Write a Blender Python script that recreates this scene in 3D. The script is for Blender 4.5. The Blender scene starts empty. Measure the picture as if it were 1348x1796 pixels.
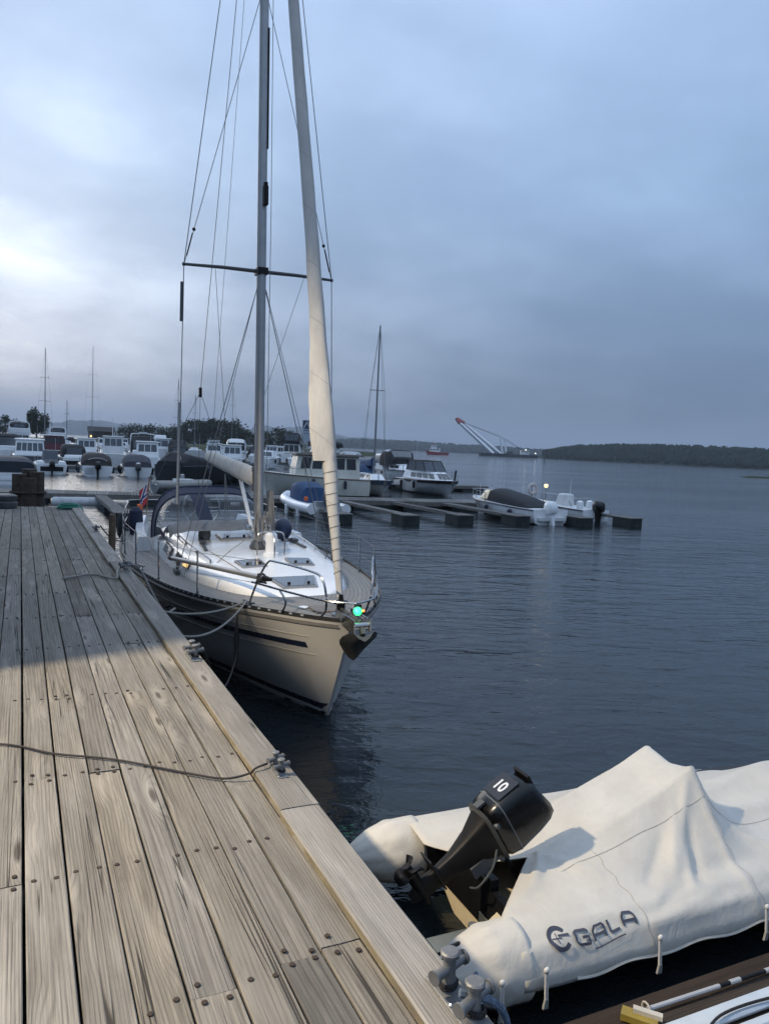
import bpy, bmesh, math, random
from mathutils import Vector, Matrix, noise
R = math.radians
random.seed(7)
scene = bpy.context.scene
COL = scene.collection

# ---------------------------------------------------------------- camera
PSI, TH, RHO, HC = R(25.44), R(4.72), R(2.65), 3.3
fw = Vector((math.sin(PSI)*math.cos(TH), math.cos(PSI)*math.cos(TH), -math.sin(TH)))
r0 = Vector((math.cos(PSI), -math.sin(PSI), 0)); u0 = r0.cross(fw)
rt = math.cos(RHO)*r0 + math.sin(RHO)*u0; upv = rt.cross(fw)
cam = bpy.data.cameras.new('camera'); co = bpy.data.objects.new('camera', cam); COL.objects.link(co)
co.matrix_world = Matrix(((rt.x, upv.x, -fw.x, 0), (rt.y, upv.y, -fw.y, 0), (rt.z, upv.z, -fw.z, HC), (0, 0, 0, 1)))
cam.sensor_fit = 'VERTICAL'; cam.sensor_height = 36; cam.sensor_width = 27; cam.lens = 1349/1796*36
cam.clip_start = 0.05; cam.clip_end = 30000
scene.camera = co

# ---------------------------------------------------------------- world: dusk sky under broken overcast
SUN_EL, SUN_AZ = R(4.0), R(-6.0)           # the glow behind the clouds, left of the mast
sun_dir = Vector((math.sin(SUN_AZ)*math.cos(SUN_EL), math.cos(SUN_AZ)*math.cos(SUN_EL), math.sin(SUN_EL)))
world = bpy.data.worlds.new('World'); scene.world = world; world.use_nodes = True
wt = world.node_tree; wt.nodes.clear()
def wn(t, **k):
    n = wt.nodes.new(t)
    for a, b in k.items(): setattr(n, a, b)
    return n
def wl(a, b): wt.links.new(a, b)
def wmath(op, a, b=None, c=None, clamp=False):
    n = wn('ShaderNodeMath', operation=op); n.use_clamp = clamp
    for i, v in enumerate((a, b, c)):
        if v is None: continue
        if isinstance(v, (int, float)): n.inputs[i].default_value = v
        else: wl(v, n.inputs[i])
    return n.outputs[0]
def wramp(fac, stops, interp='EASE'):
    n = wn('ShaderNodeValToRGB'); n.color_ramp.interpolation = interp
    e = n.color_ramp.elements
    while len(e) < len(stops): e.new(0.5)
    for i, (p, c) in enumerate(stops):
        e[i].position = p; e[i].color = (*c, 1) if len(c) == 3 else c
    wl(fac, n.inputs[0]); return n.outputs[0]
def wmix(fac, a, b, bt='MIX'):
    n = wn('ShaderNodeMix', data_type='RGBA', blend_type=bt)
    for i, v in ((0, fac), (6, a), (7, b)):
        if isinstance(v, (int, float)): n.inputs[i].default_value = v
        elif isinstance(v, tuple): n.inputs[i].default_value = (*v, 1)
        else: wl(v, n.inputs[i])
    return n.outputs[2]
sky = wn('ShaderNodeTexSky', sky_type='NISHITA'); sky.sun_disc = False
sky.sun_elevation = SUN_EL; sky.sun_rotation = SUN_AZ; sky.dust_density = 3.0; sky.air_density = 1.4; sky.ozone_density = 2.0
geo = wn('ShaderNodeNewGeometry')
nrm = wn('ShaderNodeVectorMath', operation='SCALE'); wl(geo.outputs['Incoming'], nrm.inputs[0]); nrm.inputs[3].default_value = -1.0
sep = wn('ShaderNodeSeparateXYZ'); wl(nrm.outputs[0], sep.inputs[0])
dx, dy, dz = sep.outputs
zc = wmath('MAXIMUM', dz, 0.0)
den = wmath('ADD', zc, 0.30)
cx_, cy_ = wmath('DIVIDE', dx, den), wmath('DIVIDE', dy, den)
cv = wn('ShaderNodeCombineXYZ'); wl(cx_, cv.inputs[0]); wl(cy_, cv.inputs[1]); cv.inputs[2].default_value = 0.35
def wnoise(scale, detail, rough, off, dist=0.0):
    a = wn('ShaderNodeVectorMath', operation='ADD'); wl(cv.outputs[0], a.inputs[0]); a.inputs[1].default_value = off
    n = wn('ShaderNodeTexNoise'); n.inputs['Scale'].default_value = scale; n.inputs['Detail'].default_value = detail
    n.inputs['Roughness'].default_value = rough; n.inputs['Distortion'].default_value = dist
    wl(a.outputs[0], n.inputs['Vector']); return n.outputs[0]
n1 = wnoise(0.85, 4, 0.48, (3.1, 1.7, 0), 0.3)
n2 = wnoise(3.0, 5, 0.52, (9.2, 4.4, 2), 0.2)
# glow of the low sun through the cloud sheet
dt = wn('ShaderNodeVectorMath', operation='DOT_PRODUCT'); wl(nrm.outputs[0], dt.inputs[0])
gdir = Vector((math.sin(R(-3))*math.cos(R(11)), math.cos(R(-3))*math.cos(R(11)), math.sin(R(11)))); dt.inputs[1].default_value = gdir
dcl = wmath('MAXIMUM', dt.outputs['Value'], 0.0)
glow = wmath('ADD', wmath('MULTIPLY', wmath('POWER', dcl, 40), 1.0), wmath('MULTIPLY', wmath('POWER', dcl, 6), 0.34))
cl = wmath('ADD', wmath('MULTIPLY', n1, 0.65), wmath('MULTIPLY', n2, 0.35))        # 0..1 cloud thickness
thin = wramp(cl, [(0.36, (0, 0, 0)), (0.64, (1, 1, 1))])
lum = wmath('ADD', wmath('MULTIPLY', thin, 0.045), wmath('MULTIPLY', wmath('MULTIPLY', glow, wmath('ADD', wmath('MULTIPLY', thin, 0.48), 0.62)), 0.66))
elev = wramp(zc, [(0.0, (0.142, 0.214, 0.325)), (0.05, (0.136, 0.207, 0.318)), (0.14, (0.185, 0.285, 0.455)), (0.30, (0.295, 0.455, 0.715)), (0.5, (0.40, 0.57, 0.87)), (0.8, (0.68, 0.86, 1.16)), (1.0, (0.76, 0.94, 1.24))], 'LINEAR')
add = wn('ShaderNodeVectorMath', operation='SCALE'); add.inputs[0].default_value = (0.98, 0.98, 0.95); wl(lum, add.inputs[3])
sm = wn('ShaderNodeVectorMath', operation='ADD'); wl(elev, sm.inputs[0]); wl(add.outputs[0], sm.inputs[1])
dk = wmath('ADD', wmath('MULTIPLY', thin, 0.20), 0.90)
cloud = wn('ShaderNodeVectorMath', operation='SCALE'); wl(sm.outputs[0], cloud.inputs[0]); wl(dk, cloud.inputs[3])
b1 = wn('ShaderNodeBackground'); wl(sky.outputs[0], b1.inputs[0]); b1.inputs[1].default_value = 0.05
b2 = wn('ShaderNodeBackground'); wl(cloud.outputs[0], b2.inputs[0]); b2.inputs[1].default_value = 1.08
mx = wn('ShaderNodeMixShader'); mx.inputs[0].default_value = 0.93
wl(b1.outputs[0], mx.inputs[1]); wl(b2.outputs[0], mx.inputs[2])
wo = wn('ShaderNodeOutputWorld'); wl(mx.outputs[0], wo.inputs[0])

sl = bpy.data.lights.new('sun', 'SUN'); sl.energy = 0.35; sl.angle = R(25); sl.color = (1, 0.93, 0.84)
so = bpy.data.objects.new('sun', sl); COL.objects.link(so)
so.rotation_euler = Vector((sun_dir.x, sun_dir.y, math.sin(R(14)))).to_track_quat('Z', 'Y').to_euler()

scene.view_settings.view_transform = 'Standard'; scene.view_settings.look = 'None'
scene.view_settings.exposure = 0.0; scene.view_settings.gamma = 1.0; scene.view_settings.use_curve_mapping = False
scene.render.engine = 'CYCLES'
cy = scene.cycles
cy.use_denoising = True; cy.use_adaptive_sampling = True; cy.adaptive_threshold = .015; cy.adaptive_min_samples = 24
cy.max_bounces = 8; cy.diffuse_bounces = 3; cy.glossy_bounces = 4; cy.transmission_bounces = 6; cy.transparent_max_bounces = 12; cy.volume_bounces = 0
cy.caustics_reflective = False; cy.caustics_refractive = False
cy.sample_clamp_indirect = 4.0

# ---------------------------------------------------------------- mesh helpers
class B:
    def __init__(s): s.v = []; s.f = []; s.m = []; s.mi = 0; s.uv = None
    def add(s, vs, fs):
        o = len(s.v); s.v.extend(tuple(v) for v in vs)
        for f in fs: s.f.append(tuple(i+o for i in f)); s.m.append(s.mi)
        return s
    def box(s, x0, x1, y0, y1, z0, z1):
        return s.hexa([(x0,y0,z0),(x1,y0,z0),(x1,y1,z0),(x0,y1,z0),(x0,y0,z1),(x1,y0,z1),(x1,y1,z1),(x0,y1,z1)])
    def hexa(s, c):
        return s.add(c, [(3,2,1,0),(4,5,6,7),(0,1,5,4),(1,2,6,5),(2,3,7,6),(3,0,4,7)])
    def obox(s, c, dx, dy, dz):          # box from centre and three half-vectors
        c, dx, dy, dz = map(Vector, (c, dx, dy, dz))
        return s.hexa([c-dx-dy-dz, c+dx-dy-dz, c+dx+dy-dz, c-dx+dy-dz, c-dx-dy+dz, c+dx-dy+dz, c+dx+dy+dz, c-dx+dy+dz])
    def cbox(s, x0, x1, y0, y1, z0, z1, c=0.006):   # box with chamfered long edges and ends
        def ring(y, k):
            a, b, d, e = x0+k, x1-k, z0+k, z1-k
            return [(a+c,y,d),(b-c,y,d),(b,y,d+c),(b,y,e-c),(b-c,y,e),(a+c,y,e),(a,y,e-c),(a,y,d+c)]
        return s.loft([ring(y0, c*.7), ring(y0+c, 0), ring(y1-c, 0), ring(y1, c*.7)])
    def loft(s, rings, closed=True, cap=True):
        n = len(rings[0]); vs = [p for r in rings for p in r]; fs = []
        for i in range(len(rings)-1):
            for j in range(n if closed else n-1):
                k = (j+1) % n
                fs.append((i*n+j, i*n+k, (i+1)*n+k, (i+1)*n+j))
        if cap and closed:
            fs.append(tuple(range(n-1, -1, -1))); fs.append(tuple((len(rings)-1)*n+j for j in range(n)))
        return s.add(vs, fs)
    def tube(s, pts, r, n=6, closed=False):
        pts = [Vector(p) for p in pts]; m = len(pts); rings = []
        prev = None
        for i, p in enumerate(pts):
            if closed: t = pts[(i+1) % m]-pts[i-1]
            else: t = pts[min(i+1, m-1)]-pts[max(i-1, 0)]
            t.normalize()
            if prev is None:
                a = Vector((0,0,1)) if abs(t.z) < .9 else Vector((1,0,0))
                u = t.cross(a).normalized()
            else: u = (prev - t*prev.dot(t)).normalized()
            prev = u; w = t.cross(u); rr = r[i] if isinstance(r, (list, tuple)) else r
            rings.append([p+(u*math.cos(2*math.pi*k/n)+w*math.sin(2*math.pi*k/n))*rr for k in range(n)])
        if closed: rings.append(rings[0]); return s.loft(rings, True, False)
        return s.loft(rings)
    def cyl(s, a, b, r, r2=None, n=10): return s.tube([a, b], [r, r if r2 is None else r2], n)
    def lathe(s, prof, c=(0,0,0), n=16, ax='z'):
        rings = []
        for r, z in prof:
            ring = []
            for k in range(n):
                a = 2*math.pi*k/n; p = (r*math.cos(a), r*math.sin(a), z)
                if ax == 'y': p = (p[0], p[2], -p[1])
                if ax == 'x': p = (p[2], p[0], p[1])
                ring.append((p[0]+c[0], p[1]+c[1], p[2]+c[2]))
            rings.append(ring)
        return s.loft(rings)
    def sphere(s, c, r, n=10, sz=(1,1,1)):
        rings = []
        for i in range(n//2+1):
            a = math.pi*i/(n//2); rr = max(math.sin(a), .02)
            rings.append([(c[0]+r*sz[0]*rr*math.cos(2*math.pi*k/n), c[1]+r*sz[1]*rr*math.sin(2*math.pi*k/n), c[2]-r*sz[2]*math.cos(a)) for k in range(n)])
        return s.loft(rings)
    def quadpanel(s, q, u0, u1, v0, v1, off=0.01, th=0.012):   # thin panel lying on a quad face q (a,b,c,d), proud of it
        a, b, c, d = map(Vector, q)
        P = lambda u, v: (a*(1-u)+b*u)*(1-v)+(d*(1-u)+c*u)*v
        n = (b-a).cross(d-a).normalized()
        p = [P(u0,v0), P(u1,v0), P(u1,v1), P(u0,v1)]
        return s.hexa([x+n*(off-th) for x in p]+[x+n*off for x in p])
    def torus(s, c, R_, r, ax='y', n=18, m=8):
        pts = []
        for k in range(n):
            a = 2*math.pi*k/n; x, y = R_*math.cos(a), R_*math.sin(a)
            pts.append((c[0]+x, c[1], c[2]+y) if ax == 'y' else ((c[0]+x, c[1]+y, c[2]) if ax == 'z' else (c[0], c[1]+x, c[2]+y)))
        return s.tube(pts, r, m, True)
def ob(name, b, mat, parent=None, smooth=True, label=None, cat=None, group=None, kind=None, loc=None, rot=None, angle=38, mats=None):
    me = bpy.data.meshes.new(name); me.from_pydata(b.v, [], b.f)
    if isinstance(mat, (list, tuple)):
        for m_ in mat: me.materials.append(m_)
        me.polygons.foreach_set('material_index', b.m)
    else: me.materials.append(mat)
    if b.uv:
        ul = me.uv_layers.new(name='UVMap')
        for lp in me.loops: ul.data[lp.index].uv = b.uv[lp.vertex_index]
    bm = bmesh.new(); bm.from_mesh(me); bmesh.ops.recalc_face_normals(bm, faces=bm.faces); bm.to_mesh(me); bm.free()
    if smooth:
        me.polygons.foreach_set('use_smooth', [True]*len(me.polygons)); me.set_sharp_from_angle(angle=R(angle))
    o = bpy.data.objects.new(name, me); COL.objects.link(o)
    if parent: o.parent = parent
    if loc: o.location = loc
    if rot: o.rotation_euler = rot
    tag(o, label, cat, group, kind); return o
def tag(o, label=None, cat=None, group=None, kind=None):
    if label: o['label'] = label
    if cat: o['category'] = cat
    if group: o['group'] = group
    if kind: o['kind'] = kind
    return o
def empty(name, loc, rz=0, label=None, cat=None, group=None, kind=None, rot=None):
    o = bpy.data.objects.new(name, None); COL.objects.link(o); o.location = loc; o.rotation_euler = rot or (0, 0, rz)
    o.empty_display_size = .2
    return tag(o, label, cat, group, kind)
def inst(src, parent, loc, rz=0, scale=None):
    c = src.copy(); COL.objects.link(c); c.parent = parent; c.location = loc; c.rotation_euler = (0, 0, rz)
    if scale: c.scale = scale
    return c
def lerp(t, tab):
    if t <= tab[0][0]: return tab[0][1]
    for (a, x), (b, y) in zip(tab, tab[1:]):
        if t <= b: return x+(y-x)*(t-a)/(b-a)
    return tab[-1][1]
def sm(t, tab):        # monotone-ish smooth table lookup (catmull-rom)
    n = len(tab)
    if t <= tab[0][0]: return tab[0][1]
    if t >= tab[-1][0]: return tab[-1][1]
    for i in range(n-1):
        if tab[i][0] <= t <= tab[i+1][0]:
            x0, y0 = tab[i]; x1, y1 = tab[i+1]; h = x1-x0; u = (t-x0)/h
            m0 = (y1-tab[i-1][1])/(x1-tab[i-1][0]) if i > 0 else (y1-y0)/h
            m1 = (tab[i+2][1]-y0)/(tab[i+2][0]-x0) if i < n-2 else (y1-y0)/h
            return (2*u**3-3*u*u+1)*y0+(u**3-2*u*u+u)*h*m0+(-2*u**3+3*u*u)*y1+(u**3-u*u)*h*m1
def sag(a, b, d, n=12):
    a, b = Vector(a), Vector(b)
    return [a.lerp(b, i/n)-Vector((0,0,d*4*(i/n)*(1-i/n))) for i in range(n+1)]
def spline(pts, k=6):
    pts = [Vector(p) for p in pts]; out = []
    for i in range(len(pts)-1):
        p0, p1, p2, p3 = pts[max(i-1,0)], pts[i], pts[i+1], pts[min(i+2,len(pts)-1)]
        for j in range(k):
            t = j/k
            out.append(0.5*((2*p1)+(p2-p0)*t+(2*p0-5*p1+4*p2-p3)*t*t+(3*p1-p0-3*p2+p3)*t**3))
    out.append(pts[-1]); return out

# ---------------------------------------------------------------- materials
class NT:
    def __init__(s, name):
        s.m = bpy.data.materials.new(name); s.m.use_nodes = True; s.t = s.m.node_tree; s.t.nodes.clear()
        s.out = s.n('ShaderNodeOutputMaterial'); s.p = s.n('ShaderNodeBsdfPrincipled'); s.l(s.p.outputs[0], s.out.inputs[0])
    def n(s, t, **k):
        x = s.t.nodes.new(t)
        for a, b in k.items(): setattr(x, a, b)
        return x
    def l(s, a, b): s.t.links.new(a, b)
    def set(s, sock, v):
        if isinstance(v, (int, float)): sock.default_value = v
        elif isinstance(v, tuple): sock.default_value = v if len(v) == len(sock.default_value) else (*v, 1)
        else: s.l(v, sock)
    def math(s, op, a, b=None, c=None, clamp=False):
        x = s.n('ShaderNodeMath', operation=op); x.use_clamp = clamp
        for i, v in enumerate((a, b, c)):
            if v is not None: s.set(x.inputs[i], v)
        return x.outputs[0]
    def mix(s, f, a, b, bt='MIX'):
        x = s.n('ShaderNodeMix', data_type='RGBA', blend_type=bt)
        s.set(x.inputs[0], f); s.set(x.inputs[6], a); s.set(x.inputs[7], b); return x.outputs[2]
    def ramp(s, f, stops, interp='LINEAR'):
        x = s.n('ShaderNodeValToRGB'); x.color_ramp.interpolation = interp; e = x.color_ramp.elements
        while len(e) < len(stops): e.new(.5)
        for i, (p, c) in enumerate(stops):
            c = (c, c, c) if isinstance(c, (int, float)) else c
            e[i].position = p; e[i].color = (*c, 1)
        s.l(f, x.inputs[0]); return x.outputs[0]
    def vec(s, kind='Object'): return s.n('ShaderNodeTexCoord').outputs[kind]
    def vmul(s, v, k):
        x = s.n('ShaderNodeVectorMath', operation='MULTIPLY'); s.l(v, x.inputs[0]); x.inputs[1].default_value = k; return x.outputs[0]
    def vadd(s, v, k):
        x = s.n('ShaderNodeVectorMath', operation='ADD'); s.l(v, x.inputs[0]); s.set(x.inputs[1], k); return x.outputs[0]
    def noise(s, v, scale, detail=3, rough=.5, dist=0.0, out=0):
        x = s.n('ShaderNodeTexNoise'); s.l(v, x.inputs['Vector']); x.inputs['Scale'].default_value = scale
        x.inputs['Detail'].default_value = detail; x.inputs['Roughness'].default_value = rough; x.inputs['Distortion'].default_value = dist
        return x.outputs[out]
    def bump(s, h, strength=.3, dist=.01, normal=None):
        x = s.n('ShaderNodeBump'); x.inputs['Strength'].default_value = strength; x.inputs['Distance'].default_value = dist
        s.l(h, x.inputs['Height'])
        if normal: s.l(normal, x.inputs['Normal'])
        return x.outputs[0]
    def rnd(s): return s.n('ShaderNodeObjectInfo').outputs['Random']
MC = {}
def M(name, col, rough=.5, metal=0, var=.12, scale=6, bump=0, bscale=40, coat=0, emit=None, estr=1, spec=.5, dirt=0):
    """painted / moulded surface: base colour with slow tonal variation, roughness breakup and optional grime"""
    if name in MC: return MC[name]
    t = NT(name); v = t.vec('Object'); n = t.noise(v, scale, 5, .6)
    lo = tuple(c*(1-var) for c in col); hi = tuple(min(1, c*(1+var)) for c in col)
    c = t.ramp(n, [(.3, lo), (.7, hi)])
    if dirt:
        d = t.ramp(t.noise(t.vmul(v, (1, 1, .25)), 3.1, 6, .65, .4), [(.52, 0.0), (.72, 1.0)])
        c = t.mix(t.math('MULTIPLY', d, dirt), c, (.10, .095, .08))
    t.set(t.p.inputs['Base Color'], c)
    t.set(t.p.inputs['Roughness'], t.math('ADD', t.math('MULTIPLY', t.noise(v, scale*3.3, 4), .25), max(0, rough-.12)))
    t.p.inputs['Metallic'].default_value = metal; t.p.inputs['Specular IOR Level'].default_value = spec
    if coat: t.p.inputs['Coat Weight'].default_value = coat; t.p.inputs['Coat Roughness'].default_value = .08
    if bump: t.l(t.bump(t.noise(v, bscale, 4, .6), bump, .01), t.p.inputs['Normal'])
    if emit: t.p.inputs['Emission Color'].default_value = (*emit, 1); t.p.inputs['Emission Strength'].default_value = estr
    MC[name] = t.m; return t.m
def wood_mat(name, dark, light, grey, stain=.5, yellow=False):
    """weathered softwood, grain along local Y, every plank different through the object's random number"""
    t = NT(name); r = t.rnd(); v0 = t.vec('Object')
    ro = t.n('ShaderNodeCombineXYZ'); t.l(t.math('MULTIPLY', r, 17.3), ro.inputs[0]); t.l(t.math('MULTIPLY', r, 91.7), ro.inputs[1]); t.l(t.math('MULTIPLY', r, 5.1), ro.inputs[2])
    v = t.vadd(v0, ro.outputs[0])
    # knots
    kv = t.n('ShaderNodeTexVoronoi', voronoi_dimensions='3D'); t.l(t.vmul(v, (7.0, 1.35, .4)), kv.inputs['Vector']); kv.inputs['Scale'].default_value = 1.0
    kd = kv.outputs['Distance']
    knot = t.ramp(kd, [(.06, 1.0), (.13, 0.0)]); halo = t.ramp(kd, [(.07, 1.0), (.42, 0.0)], 'EASE')
    warp = t.noise(t.vmul(v, (2.2, .3, 1)), 1.0, 2, .5)
    sx = t.n('ShaderNodeSeparateXYZ'); t.l(v, sx.inputs[0])
    ringc = t.math('ADD', t.math('ADD', t.math('MULTIPLY', sx.outputs[0], t.math('ADD', t.math('MULTIPLY', r, 60.0), 34.0)), t.math('MULTIPLY', warp, 9.0)), t.math('MULTIPLY', halo, 2.6))
    ring = t.math('ABSOLUTE', t.math('SUBTRACT', t.math('FRACT', ringc), .5))
    ring = t.ramp(ring, [(.02, 0.0), (.3, 1.0)], 'EASE')
    fine = t.noise(t.vmul(v, (170, 2.0, 30)), 1.0, 6, .72)
    fib = t.noise(t.vmul(v, (420, 7, 60)), 1.0, 2, .6)
    crk = t.math('ABSOLUTE', t.math('SUBTRACT', t.noise(t.vmul(v, (24, .3, 3)), 1.0, 1, .5), .5))
    crk = t.math('MULTIPLY', t.ramp(crk, [(.0, 1.0), (.005, 1.0), (.012, 0.0)]), t.ramp(t.noise(t.vmul(v, (9, .6, 1)), 1.0, 2), [(.5, 0.0), (.56, 1.0)]))
    blot = t.noise(t.vmul(v, (5, 1.4, 2)), 1.0, 5, .65, .5)
    c = t.ramp(fine, [(.24, dark), (.74, light)])
    c = t.mix(t.math('MULTIPLY', t.math('SUBTRACT', 1.0, ring), t.math('MULTIPLY', t.noise(t.vmul(v, (8, .7, 1)), 1.0, 2), .85)), c, tuple(x*.55 for x in dark))
    c = t.mix(t.ramp(blot, [(.42, 0.0), (.70, .65)]), c, grey)
    c = t.mix(t.math('MULTIPLY', t.ramp(fib, [(.34, 1.0), (.5, 0.0)]), .26), c, tuple(x*.4 for x in dark))
    c = t.mix(t.math('MULTIPLY', t.math('SUBTRACT', halo, knot), .45), c, tuple(min(1, x*1.35) for x in light))
    c = t.mix(t.math('MULTIPLY', knot, .7), c, (dark[0]*.5, dark[1]*.42, dark[2]*.36))
    st = t.ramp(t.noise(t.vadd(t.vmul(v, (3.3, .8, 1)), (11., 5., 2.)), 1.0, 6, .7, .6), [(.58, 0.0), (.74, stain)])
    c = t.mix(st, c, (.085, .062, .04))
    br = t.ramp(t.noise(t.vadd(t.vmul(v, (14, 1.1, 1)), (3., 8., 1.)), 1.0, 5, .6, .3), [(.5, 0.0), (.72, .45)]); c = t.mix(br, c, tuple(x*.72 for x in dark))
    lt_ = t.ramp(t.noise(t.vadd(t.vmul(v, (22, 1.3, 1)), (7., 2., 6.)), 1.0, 4, .6, .3), [(.55, 0.0), (.75, .5)]); c = t.mix(lt_, c, tuple(min(1, x*1.25) for x in light))
    c = t.mix(t.math('MULTIPLY', crk, .85), c, (.018, .015, .012))
    tone = t.math('ADD', t.math('MULTIPLY', t.math('FRACT', t.math('MULTIPLY', r, 7.31)), .55), .70)
    hs = t.n('ShaderNodeHueSaturation'); t.l(c, hs.inputs['Color']); t.l(t.math('ADD', t.math('MULTIPLY', t.math('FRACT', t.math('MULTIPLY', r, 13.7)), .42), .48), hs.inputs['Saturation'])
    tn = t.n('ShaderNodeVectorMath', operation='SCALE'); t.l(hs.outputs[0], tn.inputs[0]); t.l(tone, tn.inputs[3])
    t.l(tn.outputs[0], t.p.inputs['Base Color'])
    t.p.inputs['Roughness'].default_value = .82; t.p.inputs['Specular IOR Level'].default_value = .25
    h = t.math('ADD', t.math('MULTIPLY', fine, .8), t.math('MULTIPLY', ring, .3))
    h = t.math('ADD', h, t.math('MULTIPLY', fib, .4)); h = t.math('SUBTRACT', h, t.math('MULTIPLY', crk, 2.2)); h = t.math('ADD', h, t.math('MULTIPLY', halo, .7))
    t.l(t.bump(h, .6, .0035), t.p.inputs['Normal'])
    return t.m
def glass_mat(name, col, rough=.05):
    t = NT(name); n = t.noise(t.vec('Object'), 4, 3)
    t.set(t.p.inputs['Base Color'], t.ramp(n, [(.3, tuple(c*.8 for c in col)), (.7, col)])); t.p.inputs['Roughness'].default_value = rough
    t.p.inputs['Coat Weight'].default_value = .6; MC[name] = t.m; return t.m
def clear_mat(name, tint, alpha):   # clear vinyl: thin sheet that lets most light through
    t = NT(name); tr = t.n('ShaderNodeBsdfTransparent'); tr.inputs[0].default_value = (*tint, 1)
    t.p.inputs['Roughness'].default_value = .08
    t.set(t.p.inputs['Base Color'], t.ramp(t.noise(t.vec('Object'), 5, 4), [(.3, (.2, .22, .24)), (.7, (.3, .32, .34))]))
    mxs = t.n('ShaderNodeMixShader'); fr = t.n('ShaderNodeFresnel'); fr.inputs[0].default_value = 1.45
    t.l(t.math('ADD', t.math('MULTIPLY', fr.outputs[0], .8), alpha, None, True), mxs.inputs[0])
    t.l(tr.outputs[0], mxs.inputs[1]); t.l(t.p.outputs[0], mxs.inputs[2]); t.l(mxs.outputs[0], t.out.inputs[0]); return t.m
WHITE = M('gelcoat_white', (.82, .83, .83), .22, var=.04, scale=2, coat=.3, dirt=.10)
CREAM = M('gelcoat_cream', (.70, .67, .58), .3, var=.05, scale=2, dirt=.12)
OFFW = M('gelcoat_offwhite', (.64, .65, .64), .35, var=.08, scale=3, dirt=.25)
GREYP = M('grey_paint', (.28, .30, .32), .5, var=.1)
DGREY = M('dark_grey', (.06, .065, .07), .5, var=.2)
BLACK = M('black_rubber', (.006, .006, .007), .5, var=.3, spec=.25)
GLOSSB = M('black_gloss', (.0035, .0035, .004), .24, var=.2, spec=.45)
NAVY = M('navy_canvas', (.012, .018, .045), .8, var=.25, scale=8, bump=.3, bscale=60)
BLUEC = M('blue_tarpaulin', (.02, .06, .145), .7, var=.25, scale=5, bump=.4, bscale=14)
BLKC = M('black_canvas', (.016, .018, .022), .8, var=.3, scale=5, bump=.4, bscale=20)
BRNC = M('brown_canvas', (.045, .038, .036), .85, var=.25, scale=5, bump=.4, bscale=20)
GRYC = M('grey_canvas', (.16, .17, .18), .85, var=.2, scale=5, bump=.4, bscale=20)
STEEL = M('stainless_steel', (.40, .41, .42), .26, metal=1, var=.12, scale=9)
ALU = M('anodised_aluminium', (.36, .365, .37), .48, metal=.7, var=.1, scale=3)
GALV = M('galvanised_steel', (.36, .37, .38), .5, metal=.5, var=.25, scale=14, bump=.15)
RUST = M('rusty_steel', (.04, .027, .02), .75, metal=.2, var=.4, scale=60, bump=.5, bscale=160)
DKWOOD = M('tarred_timber', (.045, .034, .026), .85, var=.45, scale=7, bump=.8, bscale=24)
RED = M('red_paint', (.28, .03, .025), .45, var=.15)
GLASS = glass_mat('dark_window', (.012, .015, .019))
GLASS2 = glass_mat('grey_window', (.10, .115, .13), .1)
VINYL = clear_mat('clear_vinyl', (.84, .87, .9), .07)
PLASTG = M('grey_plastic', (.33, .35, .38), .4, var=.06)
YEL = M('yellow_plastic', (.26, .19, .03), .6, var=.2, dirt=.4)
ROPEG = M('grey_rope', (.26, .25, .23), .9, var=.35, scale=90, bump=.8, bscale=220)
ROPEB = M('black_rope', (.02, .02, .022), .9, var=.4, scale=90, bump=.8, bscale=220)
ROPEBL = M('blue_rope', (.10, .14, .2), .9, var=.5, scale=60, bump=.8, bscale=220)
GREENR = M('green_rope', (.05, .22, .17), .9, var=.3, scale=60, bump=.6, bscale=160)
BRONZE = M('brown_cable', (.018, .012, .009), .5, var=.3, scale=30)

# ================================================================ WATER
t = NT('sea_water'); v = t.vec('Object')
t.p.inputs['Base Color'].default_value = (.009, .0135, .0165, 1); t.p.inputs['IOR'].default_value = 1.33
t.p.inputs['Roughness'].default_value = .06
vr = t.n('ShaderNodeVectorRotate', rotation_type='Z_AXIS'); t.l(v, vr.inputs['Vector']); vr.inputs['Angle'].default_value = R(22)
a = t.noise(t.vmul(vr.outputs[0], (1, 2.3, 1)), .42, 3, .55, .3)
b_ = t.noise(t.vmul(vr.outputs[0], (1, 2.0, 1)), 1.7, 4, .6, .5)
c_ = t.noise(t.vmul(v, (1.25, 1, 1)), 6.0, 3, .6, .4)
h = t.math('ADD', t.math('MULTIPLY', a, 1.0), t.math('ADD', t.math('MULTIPLY', b_, .36), t.math('MULTIPLY', c_, .095)))
calm = t.ramp(t.noise(t.vmul(v, (.6, 1.6, 1)), .03, 3, .5, .4), [(.34, .38), (.66, 1.15)])
bp = t.n('ShaderNodeBump'); bp.inputs['Distance'].default_value = .16; t.l(h, bp.inputs['Height']); t.l(t.math('MULTIPLY', calm, .8), bp.inputs['Strength'])
t.l(bp.outputs[0], t.p.inputs['Normal'])
WATER = t.m
bw = B(); bw.add([(-9000,-3000,0),(9000,-3000,0),(9000,9500,0),(-9000,9500,0)], [(0,1,2,3)])
ob('water', bw, WATER, kind='structure', smooth=False)

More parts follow.
